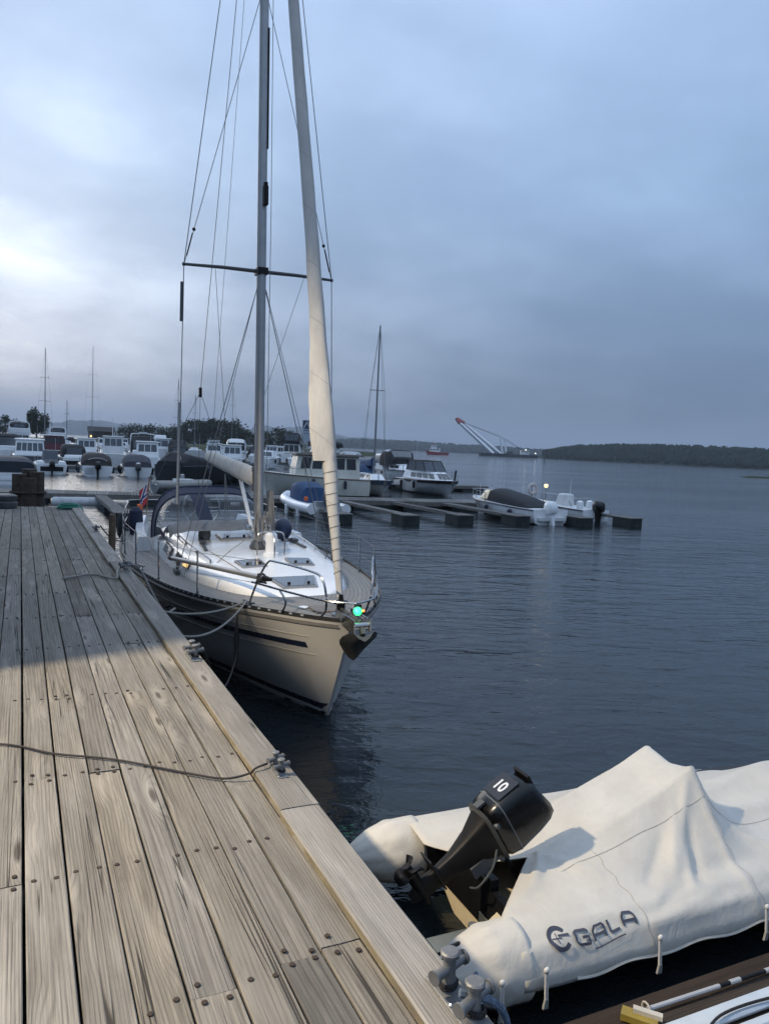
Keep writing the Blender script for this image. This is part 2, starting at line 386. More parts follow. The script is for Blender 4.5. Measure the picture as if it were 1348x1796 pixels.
# ================================================================ FAR LAND
def land_mat(name, c1, c2):
    t = NT(name); v = t.vec('Object')
    n = t.noise(v, .02, 6, .65); m = t.noise(v, .25, 4, .7)
    t.set(t.p.inputs['Base Color'], t.mix(t.math('MULTIPLY', m, .7), t.ramp(n, [(.35, c1), (.65, c2)]), tuple(x*.45 for x in c1)))
    t.p.inputs['Roughness'].default_value = .95; t.p.inputs['Specular IOR Level'].default_value = .1; return t.m
LAND = land_mat('wooded_land', (.022, .034, .02), (.045, .06, .032))
FOR = land_mat('far_forest', (.018, .03, .018), (.04, .055, .03))
GRASSL = land_mat('shore_grass', (.05, .065, .03), (.09, .09, .05))
def pol(az, D): return Vector((math.sin(R(az))*D, math.cos(R(az))*D, 0))
def ridge(name, prof, D0, depth, nz=.12, seed=0, mat=None, na=110, nr=9, label=None, dtab=None):
    """hill land: prof = (azimuth, height) table, rising from the waterline at distance D0(az)"""
    b = B(); a0, a1 = prof[0][0], prof[-1][0]; rows = []
    for j in range(nr):
        u = j/(nr-1); row = []
        for i in range(na):
            az = a0+(a1-a0)*i/(na-1); D = (lerp(az, dtab) if dtab else D0)
            p = pol(az, D+depth*u)
            hh = lerp(az, prof)*math.sin(min(1, u*1.6)*math.pi/2)*(1 if u < .7 else 1-(u-.7)*1.2)
            hh *= 1+nz*noise.noise(Vector((az*.9+seed, u*3, 1)))*2+nz*noise.noise(Vector((az*3.3+seed, u*5, 4)))
            p.z = hh if j else -1.0
            row.append(p)
        rows.append(row)
    b.loft(rows, False, False)
    return ob(name, b, mat or LAND, kind='structure')
BLOB = []
for k in range(6):        # six ragged tree shapes used for the distant woods
    rr = random.Random(k); n = 6; rings = []
    con = k % 2
    for z, r_ in ((0, .34), (.3, .5), (.62, .36 if con else .46), (.86, .17 if con else .3)):
        rings.append([(r_*rr.uniform(.7, 1.25)*math.cos(2*math.pi*i/n+rr.uniform(-.3, .3)), r_*rr.uniform(.7, 1.25)*math.sin(2*math.pi*i/n), z+rr.uniform(-.06, .06)) for i in range(n)])
    BLOB.append(rings)
def forest(name, label, count, az0, az1, Dfn, hfn, zfn, seed, depth):
    rr = random.Random(seed); b = B()
    for _ in range(count):
        az = rr.uniform(az0, az1); u = rr.random(); D = Dfn(az)+depth*(.03+.6*u)
        p = pol(az, D); h_ = hfn(az)*rr.uniform(.4, 1.5); w = h_*rr.uniform(.5, .95); z0 = zfn(az, u)
        ca, sa = math.cos(rr.random()*6.3), math.sin(rr.random()*6.3)
        rg = BLOB[rr.randrange(6)]; rings = [[(p.x+w*(x*ca-y*sa), p.y+w*(x*sa+y*ca), z0-.5+h_*z) for x, y, z in r_] for r_ in rg]
        b.loft(rings)
    return ob(name, b, FOR, kind='stuff', label=label, cat='forest', smooth=False)
# far right shore, about 800 m
rs_h = [(36.3, 2), (37.5, 7), (39.5, 13), (43, 16.5), (47, 17), (52, 16), (58, 17), (66, 14)]
rs_d = [(36, 900), (44, 820), (52, 790), (66, 800)]
ridge('right_shore', rs_h, 800, 320, .2, 3, dtab=rs_d)
forest('shore_forest', 'dark low wood covering the far shore on the right', 3600, 36.9, 64, lambda a: lerp(a, rs_d), lambda a: 6.5, lambda a, u: lerp(a, rs_h)*math.sin(min(1, (.03+.6*u)*1.6)*math.pi/2), 5, 320)
# middle shore behind the crane barge, about 2 km
ms_h = [(20.5, 8), (23, 17), (27, 18), (31, 14), (34, 13), (37, 9), (40, 6)]
ridge('middle_shore', ms_h, 2050, 700, .22, 9)
forest('middle_forest', 'hazy dark wood on the far middle shore behind the crane barge', 2600, 20.6, 38, lambda a: 2050, lambda a: 12, lambda a, u: lerp(a, ms_h)*math.sin(min(1, (.03+.6*u)*1.6)*math.pi/2), 6, 700)
# blue hills far off
ridge('left_hill', [(-9, 60), (-5, 95), (-1, 78), (1.5, 60), (3.2, 92), (4.6, 105), (6.4, 92), (8.5, 72), (11, 66), (14, 84), (16.5, 120), (19, 116), (22, 70), (25, 40)], 4600, 1500, .1, 21)
ridge('distant_hill', [(17, 60), (21, 120), (26, 90), (31, 70), (36, 60), (41, 70), (44, 118), (47, 122), (50, 80), (60, 60)], 6800, 1500, .1, 31, na=90)
# low spit at the right edge
bs = B(); rows = []
for j, (w, z) in enumerate([(-1, -.3), (-.6, .35), (0, .75), (.6, .5), (1, -.3)]):
    row = []
    for i in range(26):
        u = i/25; ax = 174+u*60; ay = 146-u*34+4*math.sin(u*3)
        wd = (0.5+9*u**.8)
        row.append((ax+w*wd*.35, ay+w*wd, z*(.5+1.3*u)*(1+.5*noise.noise(Vector((u*14, j, 3))))-(.35 if u == 0 else 0)))
    rows.append(row)
bs.loft(rows, False, False); ob('grassy_spit', bs, GRASSL, kind='structure')
# low shore behind the marina
bs = B(); rows = []
for j, (w, z) in enumerate([(-1, -.4), (-.92, .7), (-.5, 1.3), (0, 1.6), (1, 1.2)]):
    rows.append([(x, 300+w*46+.16*x+3*noise.noise(Vector((x*.05, w, 1))), z+.3*noise.noise(Vector((x*.08, w*3, 7)))) for x in range(-110, 152, 6)])
rows = [[(x, y, z if i < len(r_)-2 else -.4) for i, (x, y, z) in enumerate(r_)] for r_ in rows]
bs.loft(rows, False, False); ob('harbour_shore', bs, GRASSL, kind='structure')

# ================================================================ HAZE
t = NT('haze_air'); t.t.nodes.remove(t.p)
pv = t.n('ShaderNodeVolumePrincipled'); pv.inputs['Color'].default_value = (.80, .88, 1.0, 1); pv.inputs['Density'].default_value = 1.9e-4
pv.inputs['Anisotropy'].default_value = .25
t.l(pv.outputs[0], t.out.inputs['Volume']); HAZE = t.m
bh = B(); bh.box(-9500, 9500, -3500, 9900, -2, 240); ob('haze', bh, HAZE, kind='stuff', smooth=False, label='thin blue evening haze over the fjord', cat='haze')

# ================================================================ PIER
DECK = 1.70
PW = wood_mat('weathered_plank', (.082, .072, .058), (.272, .245, .2), (.2, .19, .17), .75)
KW = wood_mat('weathered_kerb', (.12, .106, .084), (.295, .264, .214), (.235, .22, .197), .35)
t = NT('kerb_lit_ochre'); v = t.vec('Object')  # mottled ochre paints warm lamplight into the kerb's inner face
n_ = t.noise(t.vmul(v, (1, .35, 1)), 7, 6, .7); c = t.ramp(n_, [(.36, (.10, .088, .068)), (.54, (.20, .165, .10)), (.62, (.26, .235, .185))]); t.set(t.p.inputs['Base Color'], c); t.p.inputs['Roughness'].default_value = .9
t.l(t.bump(t.noise(t.vmul(v, (60, 8, 60)), 1, 4), .5, .006), t.p.inputs['Normal']); KLIT = t.m
pier = empty('wooden_pier', (0, 0, 0), label='weathered grey plank pier with a raised timber edge board on the left', cat='pier')
bolt_b = B(); bolt_b.lathe([(.009, 0), (.010, .002), (.0085, .004), (.004, .005)], n=10)
bolt_src = None
JOIST = [-2.6, -1.7, -.8, .2, 1.2, 2.09, 2.88, 3.77, 4.94, 6.14, 7.2, 8.29, 9.4, 10.5, 11.6, 12.7, 13.8, 14.9, 16, 17.1, 18.1]
near_joint = {0: [3.77, 8.29, 12.7], 1: [4.94, 9.4, 14.9], 2: [3.77, 8.29, 13.8], 3: [2.09, 7.2, 11.6], 4: [4.94, 10.5, 16], 5: [2.15, 6.14, 11.6], 6: [2.17, 3.41, 7.2, 12.7], -1: [2.88, 7.2, 11.6], -2: [4.94, 9.4]}
rr = random.Random(11)
for i in range(-18, 7):
    x0, x1 = .02+.143*i, .02+.143*(i+1)
    js = near_joint.get(i) or [JOIST[3+(i*5) % 5], JOIST[8+(i*3) % 4], JOIST[14+(i*7) % 4]]
    ys = [-3.0]+sorted(js)+[18.25]
    for a, c in zip(ys, ys[1:]):
        g0, g1 = rr.uniform(.0018, .0042), rr.uniform(.0018, .0042)
        if i == 0: g0 += .0035
        dzp = rr.uniform(-.004, .004); L2 = (c-a)/2-.0025; mid = (a+c)/2
        b = B(); cxp = (x0+x1)/2; hw0, hw1 = cxp-x0-g0, x1-cxp-g1
        # long board: slightly wavy edges and cupped top
        rings = []; nseg = max(4, int((c-a)*3)); c_ = .0035
        for k in range(nseg+1):
            yy = -L2+2*L2*k/nseg; e0 = hw0-.0025*abs(noise.noise(Vector((yy*1.7+i*9, a, 0)))); e1 = hw1-.0025*abs(noise.noise(Vector((yy*1.7+i*9, a, 5))))
            dzz = .003*noise.noise(Vector((yy*.8, i*3.1, a)))
            kx = c_ if k in (0, nseg) else 0
            rings.append([(-e0+c_, yy, -.045), (e1-c_, yy, -.045), (e1, yy, -.04), (e1, yy, -c_+dzz-kx), (e1-c_, yy, dzz-kx), (0, yy, -.0015+dzz-kx), (-e0+c_, yy, dzz-kx), (-e0, yy, -c_+dzz-kx), (-e0, yy, -.04)])
        b.loft(rings)
        pl = ob('plank', b, PW, pier, loc=(cxp, mid, DECK+dzp))
        if i >= -2:
            for jy in JOIST:
                if jy > 12 or jy < 0: continue
                spots = []
                if a+.1 < jy < c-.1: spots = [jy]
                elif abs(jy-a) <= .1: spots = [a+.04]
                elif abs(jy-c) <= .1: spots = [c-.035]
                for sy in spots:
                    for bx in (-.034, .038):
                        if rr.random() < .2: continue
                        loc = (bx+rr.uniform(-.006, .006), sy-mid+rr.uniform(-.02, .02), -.001)
                        if bolt_src is None: bolt_src = ob('bolt', bolt_b, RUST, pl, loc=loc)
                        else: inst(bolt_src, pl, loc)
# edge board on the right, in lengths
for a, c, dxk, dzk in ((-3, 3.02, 0, 0), (3.026, 9.98, .004, .002), (9.986, 18.25, -.012, -.002)):
    b = B(); L2 = (c-a)/2; rings = []; n = int((c-a)*3)
    for k in range(n+1):
        yy = -L2+2*L2*k/n; w0 = .002*noise.noise(Vector((yy*1.3, a, 2))); w1 = .004*noise.noise(Vector((yy*1.1, a, 9)))
        cc = .007
        rings.append([(-.087+w0, yy, .001), (.09+w1, yy, .001), (.09+w1, yy, .036-cc), (.09+w1-cc, yy, .036), (0, yy, .038), (-.087+w0+cc, yy, .037), (-.087+w0, yy, .037-cc)])
    b.loft(rings)
    o = ob('edge_board', b, [KW, KLIT], pier, loc=(1.098+dxk, (a+c)/2, DECK+.006+dzk))
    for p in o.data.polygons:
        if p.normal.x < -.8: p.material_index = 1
# substructure
b = B()
for jy in JOIST: b.box(-2.5, 1.12, jy-.05, jy+.05, DECK-.2, DECK-.048)
ob('joist', b, DKWOOD, pier, smooth=False)
for x in (1.10, -.6, -2.3):
    b = B(); b.box(x-.09, x+.085, -3, 18.2, DECK-.46, DECK-.202); ob('bearer', b, DKWOOD, pier, smooth=False)
for x in (.98, -.6, -2.3):
    for y in (-2, 1, 4, 7, 10, 13, 16, 18): b = B(); b.cyl((0, 0, -2), (0, 0, DECK-.465), .14, .13, 12); ob('pile', b, DKWOOD, pier, loc=(x, y, 0))
b = B(); b.box(-2.55, .82, -3, 18.2, DECK-.75, DECK-.7); ob('underdeck_screen', b, DKWOOD, pier, smooth=False)

# quay on the left that carries the lamp post and the added shading shed (outside the picture)
b = B(); b.box(-14, -2.6, -6, 18.5, -1.5, DECK-.02); ob('quay', b, M('quay_concrete', (.27, .265, .25), .9, var=.25, scale=2, bump=.4, bscale=25, dirt=.4), kind='structure', smooth=False)
LP = Vector((-4.0, 4.6, 7.56))
lp = empty('lamp_post', (LP.x-.5, LP.y, DECK-.02), label='grey pole lamp on the quay throwing warm light over the pier', cat='lamp post')
b = B(); b.cyl((0, 0, 0), (0, 0, 6.02), .07, .05, 12); b.cyl((0, 0, 5.97), (.42, 0, 6.07), .03, .03, 8); ob('pole', b, GALV, lp)
b = B(); b.box(.2, .85, -.2, .2, 5.99, 6.12); ob('lamp_head', b, DGREY, lp, smooth=False)
lt = bpy.data.lights.new('lamp_light', 'SPOT'); lt.energy = 4400; lt.color = (1.0, .82, .57); lt.spot_size = R(106); lt.spot_blend = .45; lt.shadow_soft_size = .12
lo = bpy.data.objects.new('lamp_light', lt); COL.objects.link(lo); lo.parent = lp; lo.location = (.5, 0, 5.88)
lo.rotation_euler = (Vector((-1, .05, 1.35))).to_track_quat('Z', 'Y').to_euler()
shed = empty('shade_shed', (-2.7, 10.5, DECK+.01), label='dark unseen shed added beside the pier to shade its deck', cat='shed')  # added out of view, sized so its shadow falls on deck and yacht hull
b = B(); b.box(-.85, .85, -5.33, 5, 0, 3.6); ob('wall', b, DKWOOD, shed, smooth=False)
b = B(); b.box(-.9, .9, -5.38, 5.1, 3.6, 3.72); ob('roof', b, DGREY, shed, smooth=False)
b = B(); b.box(.852, .89, -1, .2, 0, 2.0); ob('door', b, GREYP, shed, smooth=False)

# ================================================================ SAILING YACHT (local: X to port, Y aft from the stem, Z up from the waterline)
yacht = empty('sailing_yacht', (3.405, 7.8, 0), label='white sailing yacht with teak decks and furled headsail moored along the pier', cat='sailboat', rot=(0, R(-1.25), R(-2.4)))
HB = [(0, .05), (.25, .25), (.5, .42), (.84, .62), (1.33, .89), (1.85, 1.12), (2.5, 1.34), (3.3, 1.55), (4.1, 1.70), (5.2, 1.85), (6.5, 1.94), (8, 1.92), (9.5, 1.8), (11.8, 1.5)]
SH = [(0, 1.33), (1.3, 1.27), (2.5, 1.21), (4.1, 1.16), (6.5, 1.13), (9, 1.14), (11.8, 1.18)]
WLB = [(.78, 0), (1.2, .17), (1.64, .34), (2.49, .64), (3.46, .98), (5, 1.4), (7, 1.6), (9, 1.5), (11, 1.15), (11.8, .9)]
hb = lambda y: sm(y, HB); sh = lambda y: sm(y, SH)
def zlow(y): return 1.33*(1-y/.78) if y < .78 else lerp(y, [(.78, 0), (1.7, -.35), (5, -.5), (11.8, -.3)])
def hx(y, z):
    zs, zl, zb = sh(y), zlow(y), max(0, zlow(y)); wlb = 0.0 if y < .78 else sm(y, WLB)
    if z >= zb:
        u = max(0, (z-zb)/max(1e-4, zs-zb)); p = lerp(y, [(0, 1.0), (2, .95), (6, .6), (11.8, .6)])
        return .018+wlb+(hb(y)-.018-wlb)*u**p
    return .018+wlb*math.sqrt(max(0, 1-(z/zl)**2)) if zl < 0 else .018
YS = [0, .12, .25, .4, .55, .7, .78, .95, 1.2, 1.5, 1.85, 2.25, 2.7, 3.3, 4, 4.8, 5.6, 6.5, 7.5, 8.5, 9.5, 10.6, 11.8]
YS = [a+(c-a)*k/3 for a, c in zip(YS, YS[1:]) for k in range(3)]+[YS[-1]]
b = B(); rings = []
for y in YS:
    zs, zl = sh(y), zlow(y); ring = []
    zz = [zl+(zs-zl)*k/11 for k in range(12)]
    for z in reversed(zz): ring.append((-hx(y, z), y, z))
    for z in zz: ring.append((hx(y, z), y, z))
    rings.append(ring)
b.loft(rings, False, False); n = len(rings[0]); b.f.append(tuple((len(YS)-1)*n+k for k in range(n))); b.m.append(0)
HULLW = M('yacht_topsides', (.53, .52, .495), .17, var=.03, scale=1.2, coat=.5, dirt=.05)
ob('hull', b, HULLW, yacht)
def band(name, f0, f1, y0, y1, mat, off=.007, side=(-1, 1), n=90, rel=True):
    for s in side:
        b = B(); ra = []
        for k in range(n+1):
            y = y0+(y1-y0)*k/n; base = sh(y) if rel else 0
            z0, z1 = base+f0, base+f1; zl = zlow(y)+.01
            z0, z1 = max(z0, zl), max(z1, zl+.002)
            x0, x1 = hx(y, z0), hx(y, z1)
            ra.append([(s*(x0-.01), y, z0), (s*(x0+off), y, z0), (s*(x1+off), y, z1), (s*(x1-.01), y, z1)])
        b.loft(ra, True, True); ob(name, b, mat, yacht)
NAVYP = M('navy_stripe', (.012, .018, .04), .25, var=.15, coat=.4)
band('cove_stripe', -.385, -.315, .62, 11.6, NAVYP)
band('pin_stripe', -.242, -.232, .55, 11.6, M('pale_pinstripe', (.5, .47, .4), .3))
band('pin_stripe', -.475, -.463, .55, 11.6, M('pale_pinstripe', (.5, .47, .4), .3))
band('boot_top', .085, .165, .68, 11.7, NAVYP, rel=False)
band('waterline_band', .035, .083, .74, 11.7, OFFW, rel=False)
band('antifouling', -.4, .033, .76, 11.7, M('antifouling', (.02, .022, .03), .7), rel=False)
TEAKE = M('teak_trim', (.15, .138, .125), .6, var=.25, scale=20)
band('rubbing_strake', -.075, -.03, .12, 11.75, M('grey_strake', (.24, .23, .215), .6, var=.15), .018)
# teak deck with caulking lines that follow the sheer
t = NT('teak_deck'); uv = t.vec('UV'); su = t.n('ShaderNodeSeparateXYZ'); t.l(uv, su.inputs[0])
fr = t.math('FRACT', t.math('MULTIPLY', su.outputs[0], 1/.062)); line = t.ramp(t.math('ABSOLUTE', t.math('SUBTRACT', fr, .5)), [(.40, 0.0), (.44, 1.0)])
gr = t.noise(t.vmul(uv, (60, 3, 1)), 1.0, 4, .6); pid = t.math('FLOOR', t.math('MULTIPLY', su.outputs[0], 1/.062))
wn_ = t.n('ShaderNodeTexWhiteNoise', noise_dimensions='1D'); t.l(pid, wn_.inputs['W'])
c = t.ramp(gr, [(.3, (.175, .17, .16)), (.7, (.27, .263, .25))]); c = t.mix(t.math('MULTIPLY', wn_.outputs[0], .35), c, (.16, .155, .145))
c = t.mix(t.math('MULTIPLY', line, .55), c, (.035, .035, .035)); t.set(t.p.inputs['Base Color'], c); t.p.inputs['Roughness'].default_value = .7
t.l(t.bump(line, .4, -.004), t.p.inputs['Normal']); TEAK = t.m
b = B(); rings = []; b.uv = []
for y in [0.02]+YS[1:]:
    row = []
    for k in range(17):
        u = -1+2*k/16; w = hb(y)-.03; x = u*max(w, .01); row.append((x, y, sh(y)+.004+.05*(1-u*u)*min(1, w))); b.uv.append((w-abs(x), y))
    rings.append(row)
b.loft(rings, False, False); ob('teak_deck', b, TEAK, yacht)
# perforated toe rail and the bright slots in it
ALUD = M('toe_rail_alloy', (.05, .05, .052), .45, metal=.6)
for s in (-1, 1):
    b = B(); ra = []
    for k in range(61):
        y = .1+11.6*k/60; x = s*(hb(y)-.012); z = sh(y)+.002
        ra.append([(x-.009, y, z), (x+.009, y, z), (x+.006, y, z+.045), (x-.006, y, z+.045)])
    b.loft(ra); tr = ob('toe_rail', b, ALUD, yacht)
    b = B(); y = .5
    while y < 11.5:
        x = s*(hb(y)-.012); z = sh(y)+.02; dy = .035; x2 = s*(hb(y+dy)-.012)
        b.hexa([(x-.013, y, z), (x+.013, y, z), (x2+.013, y+dy, z), (x2-.013, y+dy, z), (x-.012, y, z+.02), (x+.012, y, z+.02), (x2+.012, y+dy, z+.02), (x2-.012, y+dy, z+.02)]); y += .155
    ob('rail_slot', b, GREYP, tr, smooth=False, kind='stuff')
# coachroof
CB = [(1.68, .03), (1.74, .25), (1.9, .5), (2.2, .72), (2.6, .88), (3.3, 1.07), (4.2, 1.21), (5.2, 1.29), (6.8, 1.32), (7.6, 1.32)]
CHT = [(1.68, .02), (1.9, .07), (2.3, .14), (2.8, .20), (3.5, .27), (4.6, .35), (6, .42), (7.6, .46)]
def croof(y, u):      # surface point, u -1..1 across
    c, h_ = sm(y, CB), sm(y, CHT); z0 = sh(y)+.02
    prof = [(-1, 0), (-.985, .25), (-.93, .72), (-.88, .88), (-.80, .97), (-.4, 1.10), (0, 1.14), (.4, 1.10), (.80, .97), (.88, .88), (.93, .72), (.985, .25), (1, 0)]
    for (a, za), (d, zd) in zip(prof, prof[1:]):
        if a <= u <= d: return Vector((u*c, y, z0+h_*(za+(zd-za)*(u-a)/(d-a))))
us = [-1, -.985, -.93, -.88, -.80, -.6, -.4, -.2, 0, .2, .4, .6, .80, .88, .93, .985, 1]
b = B(); rings = [[croof(y, u) for u in us] for y in (1.68, 1.71, 1.76, 1.83, 1.92, 2.05, 2.2, 2.45, 2.8, 3.3, 3.9, 4.6, 5.4, 6.2, 7, 7.6)]
b.loft(rings, False, False); b.f.append(tuple(15*len(us)+k for k in range(len(us)))); b.m.append(0)
cab = ob('coachroof', b, WHITE, yacht, angle=50)
def onroof(name, y0, y1, u0, u1, mat, par, up=.0, th=.03, inset=0):
    q = [croof(y0, u0), croof(y0, u1), croof(y1, u1), croof(y1, u0)]
    nrm_ = (q[1]-q[0]).cross(q[3]-q[0]).normalized(); nrm_ = nrm_ if nrm_.z > 0 else -nrm_
    c = sum(q, Vector())/4; q = [p+(c-p)*inset for p in q]
    b = B(); b.hexa([p+nrm_*(up-.01) for p in q]+[p+(c-p)*.04+nrm_*(up+th) for p in q]); return ob(name, b, mat, par, smooth=False)
ACRY = glass_mat('smoked_acrylic', (.09, .105, .12), .12)
for y0, y1, u0, u1 in ((2.0, 2.5, -.42, .42), (3.15, 3.6, -.52, -.16), (3.15, 3.6, .18, .54), (5.35, 5.85, -.35, .1)):
    hf = onroof('hatch', y0, y1, u0, u1, ALU, yacht, 0, .028); onroof('hatch_lens', y0, y1, u0, u1, ACRY, hf, .024, .012, .12)
    for uu in (u0*.75+u1*.25, u0*.25+u1*.75):
        p = croof(y0*.8+y1*.2, uu); b = B(); b.cyl(p+Vector((0, 0, .03)), p+Vector((0, 0, .06)), .022, n=8); ob('hatch_hinge', b, BLACK, hf)
# windows in the coachroof side
LITW = M('lit_window', (.6, .45, .2), .2, emit=(1.0, .66, .28), estr=.9)
for s in (-1, 1):
    for y0, y1, m_ in ((4.15, 4.5, LITW if s < 0 else GLASS), (4.75, 5.1, GLASS), (5.5, 6.3, GLASS)):
        fr_ = []
        for y, u in ((y0, .975), (y1, .975), (y1, .93), (y0, .935)):
            p = croof(y, u); fr_.append(Vector((p.x*s+.006*s, p.y, p.z+.02)))
        b = B(); b.hexa(fr_+[p+Vector((.012*s, 0, .006)) for p in fr_]); w = ob('cabin_window', b, DGREY, yacht, smooth=False)
        c = sum(fr_, Vector())/4; fq = [p+(c-p)*.2+Vector((.013*s, 0, .006)) for p in fr_]
        b = B(); b.hexa(fq+[p+Vector((.004*s, 0, .002)) for p in fq]); ob('pane', b, m_, w, smooth=False)
    b = B(); b.tube([croof(y, .8*s)+Vector((0, 0, .05)) for y in (3.7, 4.5, 5.3, 6.1, 6.8)], .014, 6)
    for y in (3.7, 4.5, 5.3, 6.1, 6.8): b.cyl(croof(y, .8*s), croof(y, .8*s)+Vector((0, 0, .05)), .014, n=6)
    ob('grab_rail', b, STEEL, yacht)
    b = B(); b.box(-.025, .025, -.55, .55, 0, .03); b.box(-.05, .05, -.09, .09, .03, .075)
    p = croof(5.1, .62*s); ob('genoa_track', b, DGREY, yacht, smooth=False, loc=tuple(p+Vector((0, 0, .0))), rot=(R(2.5), 0, R(4*s)))
# cowl vent with guard in front of the mast
p = croof(3.95, 0.07); b = B(); b.lathe([(.12, -.02), (.13, .03), (.09, .05), (.085, .2), (.105, .26), (.10, .32), (.06, .36)], tuple(p), 16); vt = ob('cowl_vent', b, WHITE, yacht)
b = B(); b.tube(spline([p+Vector((-.22, 0, -.02)), p+Vector((-.22, 0, .26)), p+Vector((-.15, 0, .36)), p+Vector((.15, 0, .36)), p+Vector((.22, 0, .26)), p+Vector((.22, 0, -.02))], 4), .012, 6)
b.tube(spline([p+Vector((0, -.22, -.02)), p+Vector((0, -.22, .22)), p+Vector((0, -.1, .37)), p+Vector((0, .15, .37))], 4), .012, 6); ob('vent_guard', b, STEEL, yacht)
# mast, spreaders, rigging
MY = 4.45; zroof = croof(MY, 0).z
b = B(); rings = []
for z, k in ((zroof-.02, 1), (3, 1), (8, 1), (12.5, .92), (14.85, .7)):
    rings.append([(.072*k*math.cos(a), MY+.105*k*math.sin(a), z) for a in [2*math.pi*i/16 for i in range(16)]])
b.loft(rings); mast = ob('mast', b, ALU, yacht)
b = B(); b.box(-.012, .012, MY+.1, MY+.118, zroof, 14.7); ob('sail_track', b, DGREY, mast, smooth=False)
b = B(); b.box(.05, .072, MY-.085, MY-.045, 7.9, 9.7); ob('mast_slot', b, BLACK, mast, smooth=False)
b = B(); b.lathe([(.13, 0), (.15, .05), (.11, .14), (.09, .16)], (0, MY, zroof-.02), 16); ob('mast_collar', b, DGREY, mast)
b = B(); b.box(-.02, .055, MY-.19, MY-.09, 7.02, 7.3); b.cyl((.02, MY-.15, 7.3), (.02, MY-.15, 7.36), .035, n=8); ob('steaming_light', b, BLACK, mast, smooth=False)
for s in (-1, 1):
    b = B(); b.tube([(0, MY, 6.02), (s*.6, MY+.03, 6.03), (s*1.2, MY+.06, 6.02)], [.032, .028, .022], 8); b.sphere((s*1.2, MY+.06, 6.02), .032, 8); ob('spreader', b, DGREY, mast)
b = B(); b.box(-.085, .085, MY-.12, MY+.12, 5.97, 6.07); ob('spreader_bracket', b, BLACK, mast, smooth=False)
def wire(name, pts, r=.006, mat=None, n=5, par=None): b = B(); b.tube(pts, r, n); return ob(name, b, mat or M('rigging_wire', (.16, .165, .17), .4, metal=.6), par or yacht)
WD = 0.0075
for s in (-1, 1):
    bx = s*1.30
    wire('cap_shroud', [(bx, MY+.05, sh(MY)+.04), (s*1.2, MY+.06, 6.02), (s*.04, MY+.05, 14.7)], WD)
    wire('lower_shroud', [(s*1.27, MY+.2, sh(MY)+.04), (s*.075, MY, 5.72)], WD)
    wire('lower_shroud', [(s*1.24, MY-.3, sh(MY)+.04), (s*.075, MY-.02, 5.74)], .005)
    wire('diagonal_shroud', [(s*1.19, MY+.06, 6.05), (s*.06, MY, 10.15)], .006)
    b = B()
    for p, d in (((bx, MY+.05), (-.1*s*.2, 0)), ((s*1.27, MY+.2), (-.2*s*.25, 0))): b.cyl((p[0], p[1], sh(MY)+.03), (p[0]+d[0]*.3, p[1], sh(MY)+.36), .014, n=6)
    b.box(bx-.03, bx+.03, MY-.05, MY+.26, sh(MY), sh(MY)+.1); ob('turnbuckle', b, DGREY, yacht, smooth=False)
    b = B(); b.cyl((s*1.16, MY+.06, 6.15), (s*1.07, MY+.06, 6.5), .012, n=6); b.sphere((s*1.05, MY+.06, 6.56), .03, 6); ob('diagonal_tensioner', b, BLACK, yacht)
    wire('lazy_jack', [(s*.72, MY+.05, 6.0), (s*.16, 6.3, 3.05)], .004)
wire('backstay', [(0, MY+.1, 14.8), (0, 10.2, 4.4)], .007)
for x, y in ((-1.35, 11.6), (1.35, 11.6)): wire('backstay_bridle', [(0, 10.2, 4.4), (x, y, sh(y)+.04)], .006)
wire('backstay_tackle', [(0, 10.2, 4.4), (.02, 10.6, 1.5)], .005, ROPEB)
b = B(); b.box(-.03, .03, 10.15, 10.25, 4.28, 4.5); ob('backstay_block', b, BLACK, yacht, smooth=False)
wire('topping_lift', [(.02, MY+.12, 14.75), (-.1, 8.2, 3.1)], .004)
wire('spinnaker_halyard', [(.1, MY-.12, 14.5), (.11, MY-.14, 7.0), (.09, MY-.13, 2.0)], .0055)
wire('main_halyard', [(-.06, MY-.1, 12.0), (-.10, MY-.06, 2.1)], .0055)
b = B(); b.cyl((-1.235, MY+.06, 5.15), (-1.225, MY+.06, 5.75), .028, n=8); ob('chafe_sleeve', b, DGREY, yacht)
b = B(); b.cyl((-1.30, MY+.06, 2.3), (-1.262, MY+.06, 3.9), .017, n=6); ob('shroud_cover', b, GREYP, yacht)
# furled headsail on the forestay
def fst(z): return Vector((0, .40+.305*(z-1.45), z))
SAIL = NT('sail_cloth'); t = SAIL; v = t.vec('Object')
sx = t.n('ShaderNodeSeparateXYZ'); t.l(v, sx.inputs[0])
zz = t.math('ADD', t.math('MULTIPLY', sx.outputs[2], 1.35), t.math('MULTIPLY', sx.outputs[0], 1.1))
seam = t.ramp(t.math('ABSOLUTE', t.math('SUBTRACT', t.math('FRACT', zz), .5)), [(.0, 1.0), (.018, 0.0)])
c = t.ramp(t.noise(t.vmul(v, (6, 6, 1.2)), 1.0, 6, .6), [(.3, (.36, .355, .345)), (.7, (.48, .475, .46))])
c = t.mix(t.math('MULTIPLY', seam, .5), c, (.25, .24, .23)); t.set(t.p.inputs['Base Color'], c); t.p.inputs['Roughness'].default_value = .85
t.l(t.bump(t.math('ADD', t.noise(t.vmul(v, (14, 14, 5)), 1.0, 5, .65), t.math('MULTIPLY', seam, .3)), .7, .012), t.p.inputs['Normal'])
RAD = [(1.55, .038), (1.9, .047), (2.4, .064), (3.0, .086), (3.5, .10), (4.0, .095), (4.6, .085), (6, .085), (8, .08), (10, .072), (14.3, .05)]
FLAP = [(3.119, 0), (3.12, .12), (3.6, .12), (4.2, .075), (4.8, .035), (6.0, .0)]
b = B(); rings = []; zs = []; z = 1.55
while z < 14.3: zs.append(z); z += .12 if z < 5 else .4
zs = sorted(zs+[3.1185, 3.1205])
